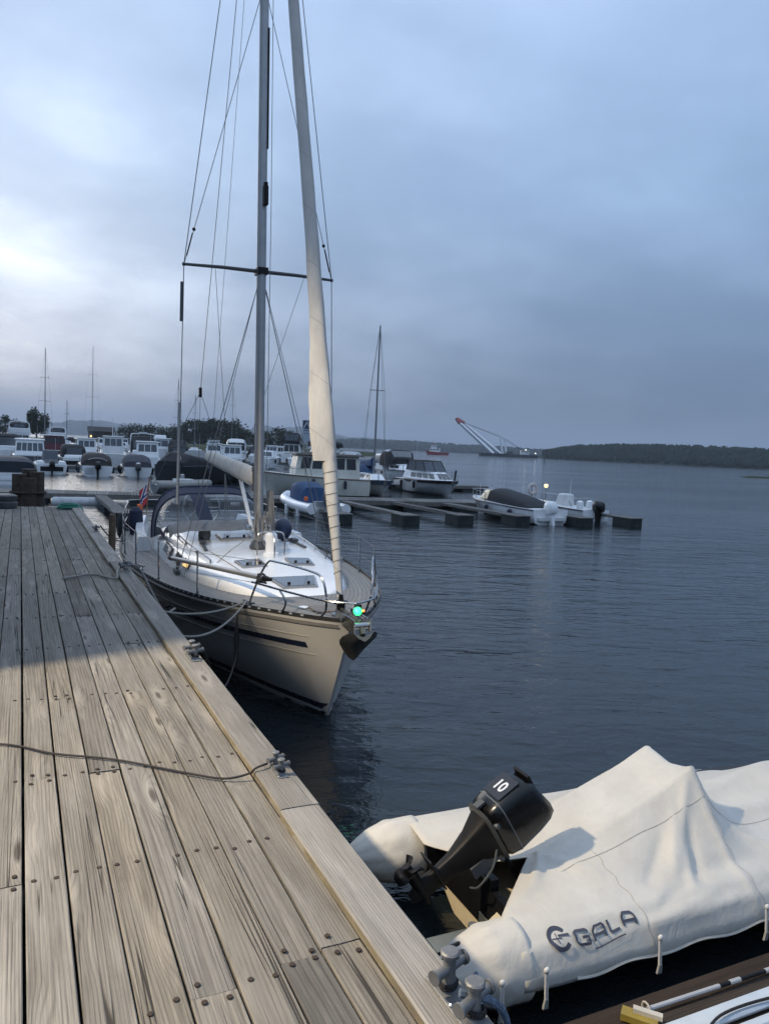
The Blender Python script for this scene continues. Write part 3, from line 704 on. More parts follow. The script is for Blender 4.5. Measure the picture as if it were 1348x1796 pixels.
for z in zs:
    c = fst(z); r_ = sm(z, RAD); f_ = lerp(z, FLAP); ring = []
    for i in range(18):
        a = 2*math.pi*i/18; x = math.cos(a)*r_; y = math.sin(a)*r_
        if x < 0: x -= f_*(-math.cos(a))**1.5; y *= 1-.45*(f_ > .02)*(-math.cos(a))
        wob = 1+.05*noise.noise(Vector((math.cos(a)*2, math.sin(a)*2+3, z*2.2)))+.05*math.sin(a*1+z*9)*(.5 if z > 3 else .7)+(.10 if f_ > .02 else .02)*noise.noise(Vector((math.cos(a)*3+z*1.5, math.sin(a)*3, z*4.5)))
        ring.append((c.x+x*wob, c.y+y*wob, c.z))
    rings.append(ring)
b.loft(rings); js = ob('furled_headsail', b, SAIL.m, yacht)
b = B(); pts = []
for k in range(150):
    z = 1.75+1.32*k/149; c = fst(z); r_ = sm(z, RAD)*1.05+.004; a = k*2*math.pi/14.5; pts.append((c.x+r_*math.cos(a), c.y+r_*math.sin(a), z))
b.tube(pts, .0035, 4); ob('furling_wrap', b, ROPEG, js)
c = fst(1.42); b = B(); b.lathe([(.03, -.14), (.09, -.12), (.09, -.1), (.05, -.09), (.05, .05), (.09, .06), (.09, .08), (.03, .1), (.025, .16)], tuple(c), 14); ob('furler_drum', b, BLACK, yacht)
# boom with stowed mainsail, vang
b = B(); b0, b1 = Vector((-.02, MY+.12, 2.72)), Vector((-.15, 8.3, 2.98)); rings = []
for k in range(13):
    u = k/12; c = b0.lerp(b1, u); hh = .17*(1-.25*u)*(0.75 if k in (0, 12) else 1); ww = .105*(1-.2*u)
    rings.append([(c.x+ww*math.cos(a)*(1.0 if math.sin(a) < 0 else .8), c.y, c.z+hh*math.sin(a)+.012*noise.noise(Vector((u*9, a, 2)))) for a in [2*math.pi*i/14 for i in range(14)]])
b.loft(rings); bm_ = ob('boom', b, M('sail_cover', (.52, .49, .44), .8, var=.12, scale=5, bump=.5, bscale=11), yacht)
b = B(); b.obox(b0+Vector((0, .02, -.02)), (.06, 0, 0), (0, .05, 0), (0, 0, .2)); ob('gooseneck', b, DGREY, bm_, smooth=False)
b = B(); b.tube([(-.03, 5.75, 2.66), (-.05, 5.1, 2.2), (-.06, MY+.14, 1.8)], [.035, .035, .03], 8); ob('boom_vang', b, OFFW, yacht)
for k in range(3): wire('mainsheet', [(-.12+.03*k, 6.7+.12*k, 2.68), (-.1+.05*k, 6.75, 1.75)], .006, ROPEG)
# coils of rope round the mast foot
b = B()
for k in range(8):
    a0 = k*.8; p = Vector((.05+.1*math.cos(a0), MY-.1+.09*math.sin(a0), zroof+.55+.05*(k % 3)))
    b.tube(spline([p, p+Vector((.03, -.02, -.28)), p+Vector((.0, -.04, -.48)), p+Vector((-.05, -.02, -.26)), p+Vector((-.02, 0, .02))], 4), .009, 5)
for k in range(5):
    p = Vector((.16+.015*k, MY+.1, zroof+.95)); b.tube(spline([p, p+Vector((.02, -.04, -.5)), p+Vector((.05, -.03, -.85)), p+Vector((.07, 0, -.4)), p+Vector((.03, 0, 0))], 4), .009, 5)
ob('halyard_coils', b, ROPEG, yacht)
b = B(); b.cyl((-.12, MY, zroof+.35), (-.21, MY, zroof+.35), .04, .05, 10); b.cyl((.1, MY, zroof+.35), (.19, MY, zroof+.35), .04, .05, 10); ob('mast_winch', b, STEEL, yacht)
# sprayhood: canvas arch with clear panels
def hood(u, v):   # u 0..1 across from starboard, v 0 front .. 1 rear
    a = math.pi*(1-u); w = .98+.08*v; cxh = -.33+.04*v
    ca, sa = math.cos(a), math.sin(a); ex = .55
    x = cxh+w*math.copysign(abs(ca)**ex, ca); zt = lerp(v, [(0, .22), (.5, .62), (1, .80)])
    y = 5.95+1.75*v-.25*(1-abs(ca))*(1-v); base = sh(6.5)+.45-.3*max(0, v-.3)*abs(ca)**4
    return Vector((x, y, base+zt*abs(sa)**.62))
nu, nv = 33, 9
def hpatch(u0, u1, v0, v1, off=0.0):
    b = B(); rows = []
    for j in range(9):
        v = v0+(v1-v0)*j/8; row = []
        for i in range(17):
            u = u0+(u1-u0)*i/16; p = hood(u, v)
            d = (p-Vector((-.33, 7.2, 1.6))).normalized()*off; row.append(p+d)
        rows.append(row)
    return b.loft(rows, False, False)
hd = empty('sprayhood', (0, 0, 0)); hd.parent = yacht
for (u0, u1, v0, v1) in ((0, 1, .74, 1.0), (0, .035, 0, .74), (.44, .49, 0, .74), (.965, 1, 0, .74), (.035, .44, 0, .10), (.49, .965, 0, .10), (.035, .44, .68, .74), (.49, .965, .68, .74)):
    ob('canvas', hpatch(u0, u1, v0, v1), NAVY, hd)
for (u0, u1, v0, v1) in ((.035, .44, .10, .68), (.49, .965, .10, .68)): ob('clear_panel', hpatch(u0, u1, v0, v1, -.004), VINYL, hd)
b = B(); b.tube([hood(i/24, 1.0) for i in range(25)], .022, 6); b.tube([hood(i/24, .72) for i in range(25)], .018, 6); ob('hood_frame', b, NAVY, hd)
b = B(); rows = [[hood(.06+.55*i/10, .02)+Vector((0, -.10-.5*j/4, -.03+.16*math.sin(j/4*math.pi)+.03*noise.noise(Vector((i*.7, j, 1))))) for i in range(11)] for j in range(5)]
b.loft(rows, False, False); ob('folded_cover', b, GRYC, yacht)
b = B(); b.lathe([(.09, 0), (.11, .06), (.1, .2), (.12, .24), (.08, .26)], tuple(croof(5.6, -.52)), 12); ob('deck_bag', b, GRYC, yacht)
# cockpit coamings, wheel, transom gear
for s in (-1, 1):
    b = B(); b.loft([[(s*(hb(y)-.55), y, sh(y)), (s*(hb(y)-.25), y, sh(y)), (s*(hb(y)-.32), y, sh(y)+.3), (s*(hb(y)-.48), y, sh(y)+.3)] for y in (7.4, 8.2, 9.2, 10.2, 11.2)]); ob('coaming', b, WHITE, yacht)
b = B(); b.torus((0, 10.0, 1.75), .42, .016, 'y', 24, 6); b.cyl((0, 10.05, 1.1), (0, 10.05, 1.8), .06, .05, 10)
for k in range(5): b.cyl((0, 10, 1.75), (.42*math.cos(k*1.257), 10, 1.75+.42*math.sin(k*1.257)), .008, n=5)
ob('steering_wheel', b, STEEL, yacht)
b = B()
for s in (-1, 1):
    for zz_ in (.32, .62): b.tube(spline([(s*(hb(9.7)-.08), 9.7, sh(9.7)+zz_), (s*(hb(11)-.08), 11, sh(11)+zz_), (s*(hb(11.7)-.12), 11.65, sh(11.7)+zz_), (s*.5, 11.72, sh(11.7)+zz_)], 5), .0125, 6)
    for y in (9.7, 10.8, 11.6): b.cyl((s*(hb(y)-.08), y, sh(y)), (s*(hb(y)-.08), y, sh(y)+.62), .0125, n=6)
ob('pushpit', b, STEEL, yacht)
# pulpit
b = B()
for s in (-1, 1):
    top = spline([(s*.86, 1.38, sh(1.3)+.02), (s*.80, 1.28, 1.55), (s*.70, 1.12, 1.86), (s*.62, .95, 1.90), (s*.36, .32, 1.87), (s*.30, .16, 1.80), (s*.27, .12, 1.62)], 5); b.tube(top, .0135, 7)
    b.tube(spline([(s*.83, 1.34, 1.60), (s*.5, .5, 1.59), (s*.27, .06, 1.585), (0, -.12, 1.58)], 5), .0125, 7)
    b.tube(spline([(s*.27, .12, 1.6), (s*.25, .2, 1.45), (s*.27, .34, sh(.3)+.02)], 4), .013, 7)
    b.tube(spline([(s*.62, .80, 1.585), (s*.56, .75, 1.45), (s*.60, .78, sh(.7)+.02)], 4), .013, 7)
ob('pulpit', b, STEEL, yacht)
# stanchions and lifelines
for s in (-1, 1):
    ys = (2.55, 4.05, 5.6, 7.2, 8.6)
    for y in ys:
        b = B(); b.cyl((0, 0, 0), (0, 0, .62), .0125, .0125, 7); b.cyl((0, 0, 0), (0, 0, .06), .02, n=7); b.box(-.03, .03, -.04, .04, 0, .012)
        ob('stanchion', b, STEEL, yacht, loc=(s*(hb(y)-.06), y, sh(y)+.005))
    for zz_ in (.32, .60):
        wire('lifeline', [(s*.74, 1.25, sh(1.3)+zz_)]+[(s*(hb(y)-.06), y, sh(y)+zz_) for y in ys]+[(s*(hb(9.7)-.08), 9.7, sh(9.7)+zz_)], .004)
# whisker pole along the starboard rail
b = B(); b.cyl((-1.43, 4.12, 1.50), (-.70, 1.22, 1.66), .034, .034, 10); wp = ob('spinnaker_pole', b, ALU, yacht)
for p, q in (((-1.43, 4.12, 1.5), (-1.46, 4.24, 1.49)), ((-.70, 1.22, 1.66), (-.66, 1.06, 1.67))): b = B(); b.cyl(p, q, .042, .02, 8); ob('pole_end', b, BLACK, wp)
b = B(); b.torus((-.72, 1.3, 1.655), .05, .014, 'y', 10, 5); b.tube([(-.72, 1.3, 1.7), (-.8, 1.25, 1.62), (-.66, 1.3, 1.58), (-.76, 1.34, 1.7)], .014, 5); ob('pole_lashing', b, ROPEB, wp)
# bow roller, anchor, navigation light
b = B(); b.box(-.09, .09, -.30, .5, 1.335, 1.352); b.box(-.10, -.085, -.32, .3, 1.30, 1.44); b.box(.085, .10, -.32, .3, 1.30, 1.44); b.cyl((-.09, -.27, 1.37), (.09, -.27, 1.37), .035, n=10); ob('bow_roller', b, STEEL, yacht)
b = B(); b.cyl((0, -.27, 1.40), (0, .5, 1.42), .022, n=8); b.loft([[(-.02, -.25, 1.41), (.02, -.25, 1.41), (.02, -.25, 1.37), (-.02, -.25, 1.37)], [(-.025, -.36, 1.3), (.025, -.36, 1.3), (.03, -.30, 1.25), (-.03, -.30, 1.25)]])
rows = []
for v in range(7):     # plough flukes hanging under the roller
    u = v/6; yy = -.38+.33*u; w = .235*math.sin(min(1, .28+u*.9)*math.pi*.62)*(1-.55*u**3); zc_ = 1.27-.30*u**1.4
    rows.append([(-w, yy+.03, zc_+.045), (-w*.5, yy, zc_-.02), (0, yy-.02, zc_-.05), (w*.5, yy, zc_-.02), (w, yy+.03, zc_+.045), (w*.5, yy+.03, zc_+.01), (0, yy+.02, zc_-.01), (-w*.5, yy+.03, zc_+.01)])
b.loft(rows); ob('anchor', b, M('dark_galvanised', (.09, .09, .085), .6, metal=.4, var=.35, scale=16, bump=.2), yacht)
b = B(); b.box(-.03, .03, -.20, -.13, 1.46, 1.58); b.box(.02, .07, -.19, -.11, 1.47, 1.50); nl = ob('navigation_light', b, BLACK, yacht, smooth=False)
NG = M('green_lens', (.05, .6, .3), .2, emit=(.05, 1.0, .26), estr=1.7); NR = M('red_lens', (.6, .06, .02), .2, emit=(1.0, .3, .06), estr=2.5)
b = B(); b.sphere((-.022, -.215, 1.515), .05, 12); ob('green_lens', b, NG, nl, label='glowing green lens')
b = B(); b.sphere((.05, -.205, 1.515), .016, 10); ob('red_lens', b, NR, nl, label='glowing red lens')
gl = bpy.data.lights.new('nav_glow', 'POINT'); gl.energy = .6; gl.color = (.12, 1, .5); gl.shadow_soft_size = .03
go = bpy.data.objects.new('nav_glow', gl); COL.objects.link(go); go.parent = nl; go.location = (-.06, -.29, 1.52)
# foredeck odds and ends
for s in (-1, 1):
    for y in (1.42, 5.3, 10.6):
        b = B(); b.cyl((-.05, 0, 0), (-.05, 0, .05), .012, n=6); b.cyl((.05, 0, 0), (.05, 0, .05), .012, n=6); b.tube([(-.13, 0, .06), (-.05, 0, .055), (.05, 0, .055), (.13, 0, .06)], .012, 6); b.box(-.08, .08, -.025, .025, 0, .01)
        ob('cleat', b, STEEL, yacht, loc=(s*(hb(y)-.09), y, sh(y)+.012), rot=(0, 0, R(70)*s))
b = B(); b.box(-.19, .19, -.17, .17, 0, .02); ob('anchor_locker_lid', b, TEAKE, yacht, smooth=False, loc=(-.04, .75, sh(.75)+.035))
b = B(); b.lathe([(.06, 0), (.06, .012), (.03, .016)], (-.28, .95, sh(.95)+.04), 12); ob('deck_filler', b, WHITE, yacht)
wire('furling_line', spline([(-.9, 3.6, 1.42), (-.6, 3.9, 1.60), (-.3, 4.15, 1.75), (-.1, 4.35, 1.95)], 5), .007, ROPEG)
wire('jack_line', [(-.55, 2.6, 1.43), (-.75, 4.2, 1.52), (-.95, 6.3, 1.56)], .006, ROPEG)
b = B(); b.sphere((.62, 5.25, 1.78), .175, 16, (1, 1, 1.12)); b.cyl((.62, 5.25, 1.56), (.7, 5.15, 1.52), .05, .04, 8); ob('ball_fender', b, M('navy_fender', (.016, .026, .06), .4, var=.15), yacht)
# stern: flag, lifebuoy, dark bag
FS = Vector((-1.12, 11.2, 1.25)); b = B(); b.cyl(FS, FS+Vector((.12, .25, 1.1)), .013, n=6); fstaff = ob('flag_staff', b, M('varnished_wood', (.22, .12, .05), .4), yacht)
t = NT('flag_cloth'); su = t.n('ShaderNodeSeparateXYZ'); t.l(t.vec('UV'), su.inputs[0])
def stripe(ch, c0, w): return t.math('LESS_THAN', t.math('ABSOLUTE', t.math('SUBTRACT', su.outputs[ch], c0)), w)
wh = t.math('MAXIMUM', stripe(0, .36, .09), stripe(1, .5, .125)); bl = t.math('MAXIMUM', stripe(0, .36, .045), stripe(1, .5, .0625))
c = t.mix(wh, (.42, .03, .035), (.62, .62, .62)); c = t.mix(bl, c, (.02, .03, .12)); t.set(t.p.inputs['Base Color'], c); t.p.inputs['Roughness'].default_value = .8
b = B(); b.uv = []; rows = []
for j in range(12):
    row = []
    for i in range(10):
        u, v = j/11, i/9; base = FS+Vector((.12, .25, 1.1))*(1-.55*v)
        row.append(base+Vector((-.03-.20*u+.06*math.sin(u*7+v*3), .12*u+.05*math.cos(u*8+v*2), -.62*u*(.8+.2*v)))); b.uv.append((u, v))
    rows.append(row)
b.loft(rows, False, False); ob('flag', b, t.m, yacht, label='limp red flag with a blue and white cross')
b = B(); pts = [(-1.28+.0*k, 10.85+.17*math.cos(a), 1.55+.24*math.sin(a)) for k, a in enumerate([R(-230+28*i) for i in range(11)])]; b.tube(pts, .055, 8); ob('horseshoe_buoy', b, M('orange_buoy', (.55, .10, .02), .6), yacht)
b = B(); b.lathe([(.1, -.3), (.16, -.2), (.17, .15), (.1, .3)], (-1.62, 10.9, 1.25), 12); ob('stern_fender', b, BLKC, yacht)
b = B(); b.lathe([(.13, -.02), (.16, .2), (.14, .5), (.06, .58)], (-1.45, 9.9, 1.2), 12); ob('stern_bag', b, NAVY, yacht)

# ================================================================ COVERED INFLATABLE BY THE PIER (local X towards its bow, world aligned)
DX, DY = 2.55, 4.25
din = empty('inflatable_dinghy', (DX, DY, 0), label='inflatable dinghy under a cream cover with black outboard by the pier', cat='dinghy', rot=(0, 0, R(-1)))
TUBE = M('black_hypalon', (.014, .015, .017), .5, var=.2, scale=5)
def tw(x): return .68 if x < 2.5 else .68*math.sqrt(max(.0, 1-((x-2.5)/1.75)**2))
for s in (-1, 1):
    b = B(); pts = []; rad = []
    for x in (-.40, -.34, -.2, -.05, .1, .6, 1.2, 1.8, 2.4, 2.8, 3.2, 3.55, 3.85, 4.08, 4.2): pts.append((x, s*tw(x), .29+.05*max(0, x-2.4))); rad.append(lerp(x, [(-.40, .03), (-.34, .08), (-.2, .15), (-.05, .2), (.1, .205), (.5, .19), (3.6, .19), (4.2, .18)]))
    b.tube(pts, rad, 18); ob('tube', b, TUBE, din)
CR = M('cream_grp', (.55, .47, .32), .35, var=.08, scale=4, dirt=.15)
b = B(); b.loft([[(x, -.5, .16), (x, -.28, .02), (x, 0, -.12), (x, .28, .02), (x, .5, .16), (x, .45, .2), (x, 0, .2), (x, -.45, .2)] for x in (.28, 1, 2, 3)]); ob('hull_floor', b, CR, din)
b = B(); b.box(.272, .33, -.5, .5, .14, .42); b.box(.272, .33, -.22, .22, .42, .50); ob('transom', b, BLACK, din, smooth=False)
b = B(); b.box(.265, .27, -.5, -.1, .05, .22)
b.box(-.14, .27, -.50, -.12, .10, .135)
b.hexa([(-.14, -.50, .10), (-.11, -.50, .10), (-.11, -.12, .10), (-.14, -.12, .10), (-.14, -.50, .02), (-.11, -.46, .02), (-.11, -.16, .02), (-.14, -.16, .02)])
for y in (-.36,):
    b.add([(-.02, y, .136), (.27, y, .136), (.265, y, .34), (-.02, y+.05, .136), (.27, y+.05, .136), (.265, y+.05, .34)], [(0, 1, 2), (5, 4, 3), (0, 2, 5, 3), (1, 4, 5, 2), (0, 3, 4, 1)])
b.cyl((.18, -.17, .15), (.18, -.17, .19), .035, n=10); ob('stern_platform', b, CR, din, smooth=False)
# the cover: tented sheet over tubes, pulled up at two points
t = NT('cream_cover'); v = t.vec('Object')
n1_ = t.noise(v, 2.4, 6, .65); n2_ = t.noise(t.vmul(v, (1, 1, 1)), 260, 2, .5); n3_ = t.noise(v, 9, 5, .65, .6)
c = t.ramp(n1_, [(.32, (.48, .455, .405)), (.68, (.57, .545, .49))]); c = t.mix(t.math('MULTIPLY', t.ramp(n3_, [(.55, 0.0), (.75, 1.0)]), .16), c, (.33, .30, .25))
t.set(t.p.inputs['Base Color'], c); t.p.inputs['Roughness'].default_value = .62; t.p.inputs['Sheen Weight'].default_value = .15
cr1 = t.ramp(t.math('ABSOLUTE', t.math('SUBTRACT', t.noise(t.vmul(v, (1.4, 1, 1)), 3.4, 3, .5, .8), .5)), [(.0, 0.0), (.12, 1.0)], 'EASE')
cr2 = t.ramp(t.math('ABSOLUTE', t.math('SUBTRACT', t.noise(t.vmul(v, (1, 1.6, 1)), 6.0, 2, .5, .9), .5)), [(.0, 0.0), (.14, 1.0)], 'EASE')
hc = t.math('ADD', t.math('MULTIPLY', cr1, .16), t.math('ADD', t.math('MULTIPLY', cr2, .06), t.math('MULTIPLY', n3_, .55)))
sz_ = t.n('ShaderNodeSeparateXYZ'); t.l(v, sz_.inputs[0])
dirtz = t.math('MULTIPLY', t.ramp(t.noise(t.vmul(v, (3, 3, 1)), 3, 5, .7), [(.45, 0.0), (.7, 1.0)]), t.ramp(sz_.outputs[2], [(.18, 1.0), (.42, 0.0)]))
c = t.mix(t.math('MULTIPLY', dirtz, .3), c, (.2, .18, .14)); t.set(t.p.inputs['Base Color'], c)
t.l(t.bump(n2_, .12, .002, t.bump(hc, .5, .012)), t.p.inputs['Normal']); COVER = t.m
ZR = [(.42, .47), (.7, .55), (1.2, .72), (1.7, .90), (2.0, 1.03), (2.06, .95), (2.2, .76), (2.45, .63), (2.9, .66), (3.4, .74), (4.2, .55)]
FOLDS = []          # ridge folds: x0,y0,x1,y1,height,width
for (x0, y0, x1, y1, h_, w_) in [(1.98, -.20, 1.05, -.86, .012, .05), (1.98, -.2, 1.95, -.88, .024, .035), (1.9, -.25, 1.50, -.62, .035, .045), (1.72, -.32, 1.42, -.66, .030, .04), (1.55, -.40, 1.22, -.62, -.028, .045), (1.80, -.40, 1.62, -.70, -.03, .04), (1.66, -.52, 1.50, -.74, .03, .035),
        (1.06, -.86, .55, -.70, .014, .03), (1.06, -.86, 1.65, -.80, .022, .03), (1.06, -.83, 1.5, -.70, -.016, .035), (1.1, -.87, 1.9, -.85, .016, .02), (.2, -.86, .7, -.80, .014, .03), (.2, -.86, -.05, -.80, .012, .03),
        (.62, -.10, 1.5, -.02, .012, .04), (.62, -.10, .95, -.45, .016, .04), (.62, -.10, .55, -.45, .022, .035), (.60, -.12, .48, -.50, .02, .03), (.55, .15, 1.6, .3, .012, .04), (.9, .2, 1.8, .22, -.01, .03), (2.0, .27, 2.0, .8, .02, .04), (2.02, -.2, 2.6, -.75, .022, .05), (2.1, -.1, 3.0, -.3, .02, .06), (2.15, .1, 3.0, .2, .02, .06), (.5, .62, 1.4, .66, .012, .03), (2.3, -.5, 2.9, -.84, .02, .04)]: FOLDS.append((Vector((x0, y0)), Vector((x1, y1)), h_, w_))
def fold(x, y):
    p = Vector((x, y)); d = 0
    for a, c, h_, w_ in FOLDS:
        ab = c-a; u = (p-a).dot(ab)/ab.length_squared
        if -.15 < u < 1.15:
            q = a+ab*max(0, min(1, u)); e = (p-q).length/w_
            if e < 2.6: d += h_*math.exp(-1.5*math.sqrt(e*e+.04)+.3)*math.sin(math.pi*min(1, max(0, (u+.15)/1.3)))**.6
    return d
def section(x):      # cross-section polyline (y, z) over the full boat
    k = tw(x)/.68; zr = sm(x, ZR); hem = .225+.03*math.sin(x*5.5)**2
    return [(-.90*k, hem), (-.905*k, .30), (-.86*k, .42), (-.76*k, .495), (-.64*k, .52), (-.20*k, zr), (.03*k, zr-.05), (.27*k, zr), (.64*k, .52), (.76*k, .495), (.86*k, .42), (.905*k, .30), (.90*k, hem)]
def sec_pt(x, u):
    s_ = section(x); L_ = [0]
    for a, c in zip(s_, s_[1:]): L_.append(L_[-1]+math.hypot(c[0]-a[0], c[1]-a[1]))
    d = u*L_[-1]
    for i in range(len(s_)-1):
        if d <= L_[i+1]+1e-9:
            f = (d-L_[i])/max(1e-6, L_[i+1]-L_[i]); y = s_[i][0]+(s_[i+1][0]-s_[i][0])*f; z = s_[i][1]+(s_[i+1][1]-s_[i][1])*f; break
    sagz = 0
    if abs(y) < .64 and x > .42: sagz = -.012*math.sin(min(1, (.64-abs(y))/.44)*math.pi)*min(1, (sm(x, ZR)-.45)*2.5)
    z += sagz+fold(x, y)+.006*noise.noise(Vector((x*4, y*4, 2)))
    if u < .5: y -= fold(x, y)*.5*(1 if z < .5 else .2)
    return Vector((x, y, z))
b = B(); nx, nu_ = 150, 84; rows = []
for i in range(nx+1):
    x = .42+3.74*i/nx; row = []
    for j in range(nu_+1):
        u = j/nu_; p = sec_pt(x, u)
        if i < 14:      # the rear edge is cut back and pinched up where it meets the engine
            f = 1-i/14; m_ = max(0, 1-abs(p.y+.12)/.5); p.x += f*(.20*m_**1.2-.34*(1-m_)); p.z += f*.10*m_**2
        row.append(p)
    rows.append(row)
b.loft(rows, False, False)
for s in (-1, 1):       # sleeves over the two tube ends, gathered at the cones
    rows = []
    for i in range(19):
        x = .16-.56*i/18; r_ = lerp(x, [(-.40, .05), (-.34, .10), (-.2, .175), (-.05, .218), (.1, .222), (.45, .222)]); row = []
        for j in range(25):
            a = R(-42)+R(264)*j/24 if s > 0 else R(-42)+R(264)*(24-j)/24
            g = 1+.06*math.sin(j*2.1+1)*max(0, (.0-x))*2.5+.02*noise.noise(Vector((x*6, j*.4, s*3)))+.05*math.exp(-((x+.05)/.05)**2)*math.sin(j*1.7)
            rr_ = r_*g; a2 = a
            row.append((x, s*.68+s*rr_*math.cos(a2)*1.0, .29+rr_*math.sin(a2)*(1.06)))
        rows.append(row)
    b.loft(rows, False, False)
cover = ob('boat_cover', b, COVER, din, angle=70)
md = cover.modifiers.new('thick', 'SOLIDIFY'); md.thickness = .006
b = B(); b.tube([sec_pt(.55+2.2*k/40, .335)+Vector((0, 0, .004)) for k in range(41)], .0016, 4); ob('cover_seam', b, M('seam_thread', (.42, .40, .35), .8), cover)
for sx0, ua, ub in ((1.02, .03, .36), (2.0, .03, .36), (1.02, .64, .97)):
    b = B(); b.tube([sec_pt(sx0+.012*math.sin(k), ua+(ub-ua)*k/30)+Vector((0, -.001, .003)) for k in range(31)], .0015, 4); ob('cover_seam', b, M('seam_thread', (.42, .40, .35), .8), cover)
b = B(); b.tube([sec_pt(.45+2.6*k/60, .002)+Vector((0, -.004, 0)) for k in range(61)], .009, 6); ob('cover_hem', b, COVER, cover)
# straps with knob and tag
KN = M('white_knob', (.62, .6, .57), .5); TG = M('grey_clip', (.33, .33, .32), .6)
for x in (-.10, .20, 1.05, 1.98, 2.75):
    q = sec_pt(max(x, .43), .05); y0 = -.925*(tw(x)/.68)-.01; st = empty('strap', (x, y0, .30)); st.parent = din
    b = B(); b.sphere((0, .0, .075), .020, 10, (1, .7, 1)); b.tube([(-.008, 0, .06), (-.009, -.012, -.09)], .0058, 5); b.tube([(.008, 0, .06), (.007, -.012, -.09)], .0058, 5); ob('cord', b, KN, st)
    b = B(); b.loft([[(-.011, -.02, -.09), (.011, -.02, -.09), (.011, -.005, -.09), (-.011, -.005, -.09)], [(-.018, -.014, -.15), (.018, -.014, -.15), (.018, 0, -.15), (-.018, 0, -.15)]]); ob('clip', b, TG, st, smooth=False)
b = B(); b.tube(spline([(-.30, .60, .12), (-.26, .58, .02), (-.22, .58, -.02)], 4), .006, 5); b.tube(spline([(-.27, .62, .12), (-.25, .6, .0)], 4), .006, 5); ob('tie_cord', b, KN, din)
# printed name: swirl mark and capitals drawn as stroke outlines on the near side
INK = M('dark_blue_print', (.045, .05, .075), .6)
SIDE = [(-.925, .225), (-.93, .30), (-.885, .43), (-.785, .51), (-.655, .535), (-.2, .7)]
def cloth(xl, h_):     # point on the near side cloth at boat-x xl and girth distance h_ above z=.225
    d = h_
    q0, u = None, .03
    prev = sec_pt(xl, .035); acc = 0
    for k in range(1, 60):
        p = sec_pt(xl, .035+.3*k/60); l_ = (p-prev).length
        if acc+l_ >= d: return prev.lerp(p, (d-acc)/l_)
        acc += l_; prev = p
    return prev
def cloth_poly(b, pts, w):     # stroke of width w along pts (x, h) in print space, laid on the cloth
    rows = []; n_ = len(pts)
    for i, (x, h_) in enumerate(pts):
        a, c = pts[max(i-1, 0)], pts[min(i+1, n_-1)]; tx, th_ = c[0]-a[0], c[1]-a[1]; l_ = math.hypot(tx, th_) or 1
        nx_, nh = -th_/l_*w/2, tx/l_*w/2
        row = []
        for sg in (-1, 1):
            p = cloth(x+nx_*sg, h_+nh*sg); e = cloth(x+.01, h_)-cloth(x-.01, h_); f = cloth(x, h_+.01)-cloth(x, h_-.01)
            nn = e.cross(f).normalized(); nn = nn if nn.y < 0 or nn.z > 0 else -nn
            row.append(p+nn*.009)
        rows.append(row)
    b.loft(rows, False, False)
def dens(pts, k=5):
    out = []
    for (a, b1), (c, d) in zip(pts, pts[1:]):
        for j in range(k): out.append((a+(c-a)*j/k, b1+(d-b1)*j/k))
    return out+[pts[-1]]
LX, LH, LT = .47, .115, .092      # left end, base height, letter height in metres
def rise(x): return LH+(x-.33)*.02
G_ = [(1, .82), (.85, 1), (.18, 1), (0, .8), (0, .2), (.18, 0), (1, 0), (1, .5), (.5, .5)]
A_ = [(0, 0), (0, .75), (.22, 1), (.85, 1), (1, .8), (1, 0)]; A2 = [(0, .38), (1, .38)]
L_L = [(0, 1), (0, .15), (.15, 0), (1, 0)]
b = B(); x = LX; W_ = .092
for strokes, w_ in (([G_], 1), ([A_, A2], 1), ([L_L], .8), ([A_, A2], 1)):
    for st_ in strokes: cloth_poly(b, dens([(x+px_*W_*w_, rise(x)+py*LT*.8) for px_, py in st_]), .016)
    x += W_*w_+.038
# the round mark: heavy crescent ring, bar and four-point star
cx0, ch0, rr0 = LX-.11, rise(LX-.1)+.045, .062
cloth_poly(b, [(cx0+rr0*math.cos(R(a)), ch0+rr0*math.sin(R(a))) for a in range(40, 330, 12)], .026)
cloth_poly(b, dens([(cx0+.0, ch0+.012), (cx0+.075, ch0+.016)]), .016)
for a in (0, 90, 180, 270): cloth_poly(b, dens([(cx0-.012, ch0-.002), (cx0-.012+.034*math.cos(R(a)), ch0-.002+.034*math.sin(R(a)))], 3), .006)
cloth_poly(b, dens([(LX+.12, rise(.5)-.035), (LX+.36, rise(.7)-.035)], 12), .006)
ob('printed_lettering', b, INK, cover, smooth=False, label='dark blue GALA lettering with round mark')
# ---- outboard, upright frame then tilted
om = empty('outboard_motor', (.31, -.13, .79), rot=(0, R(58), R(0))); om.scale = (.95,)*3; om.parent = din
def rbox(b, secs, n=20, e=.45):     # stack of rounded-rectangle rings (z, x0, x1, hy)
    rings = []
    for z, x0, x1, hy, dzx in secs:
        ring = []
        for k in range(n):
            a = 2*math.pi*k/n; ca, sa = math.cos(a), math.sin(a); px_ = math.copysign(abs(ca)**e, ca); py = math.copysign(abs(sa)**e, sa)
            ring.append(((x0+x1)/2+(x1-x0)/2*px_, hy*py, z+dzx*px_))
        rings.append(ring)
    b.loft(rings)
b = B(); rbox(b, [(-.02, -.19, .15, .12, 0), (.02, -.225, .18, .15, 0), (.10, -.24, .20, .158, 0), (.28, -.24, .19, .152, .01), (.37, -.225, .175, .142, .025), (.42, -.19, .15, .12, .03), (.435, -.13, .11, .08, .03)]); cw = ob('cowling', b, GLOSSB, om, angle=50)
b = B(); rbox(b, [(-.035, -.21, .165, .135, 0), (-.012, -.235, .185, .158, 0)]); ob('cowl_seal', b, DGREY, om)
b = B(); b.box(-.255, -.235, -.03, .03, -.02, .05); b.tube([(.19, -.05, .2), (.225, -.05, .21), (.225, .05, .21), (.19, .05, .2)], .012, 6); ob('cowl_latch', b, DGREY, om, kind='stuff')
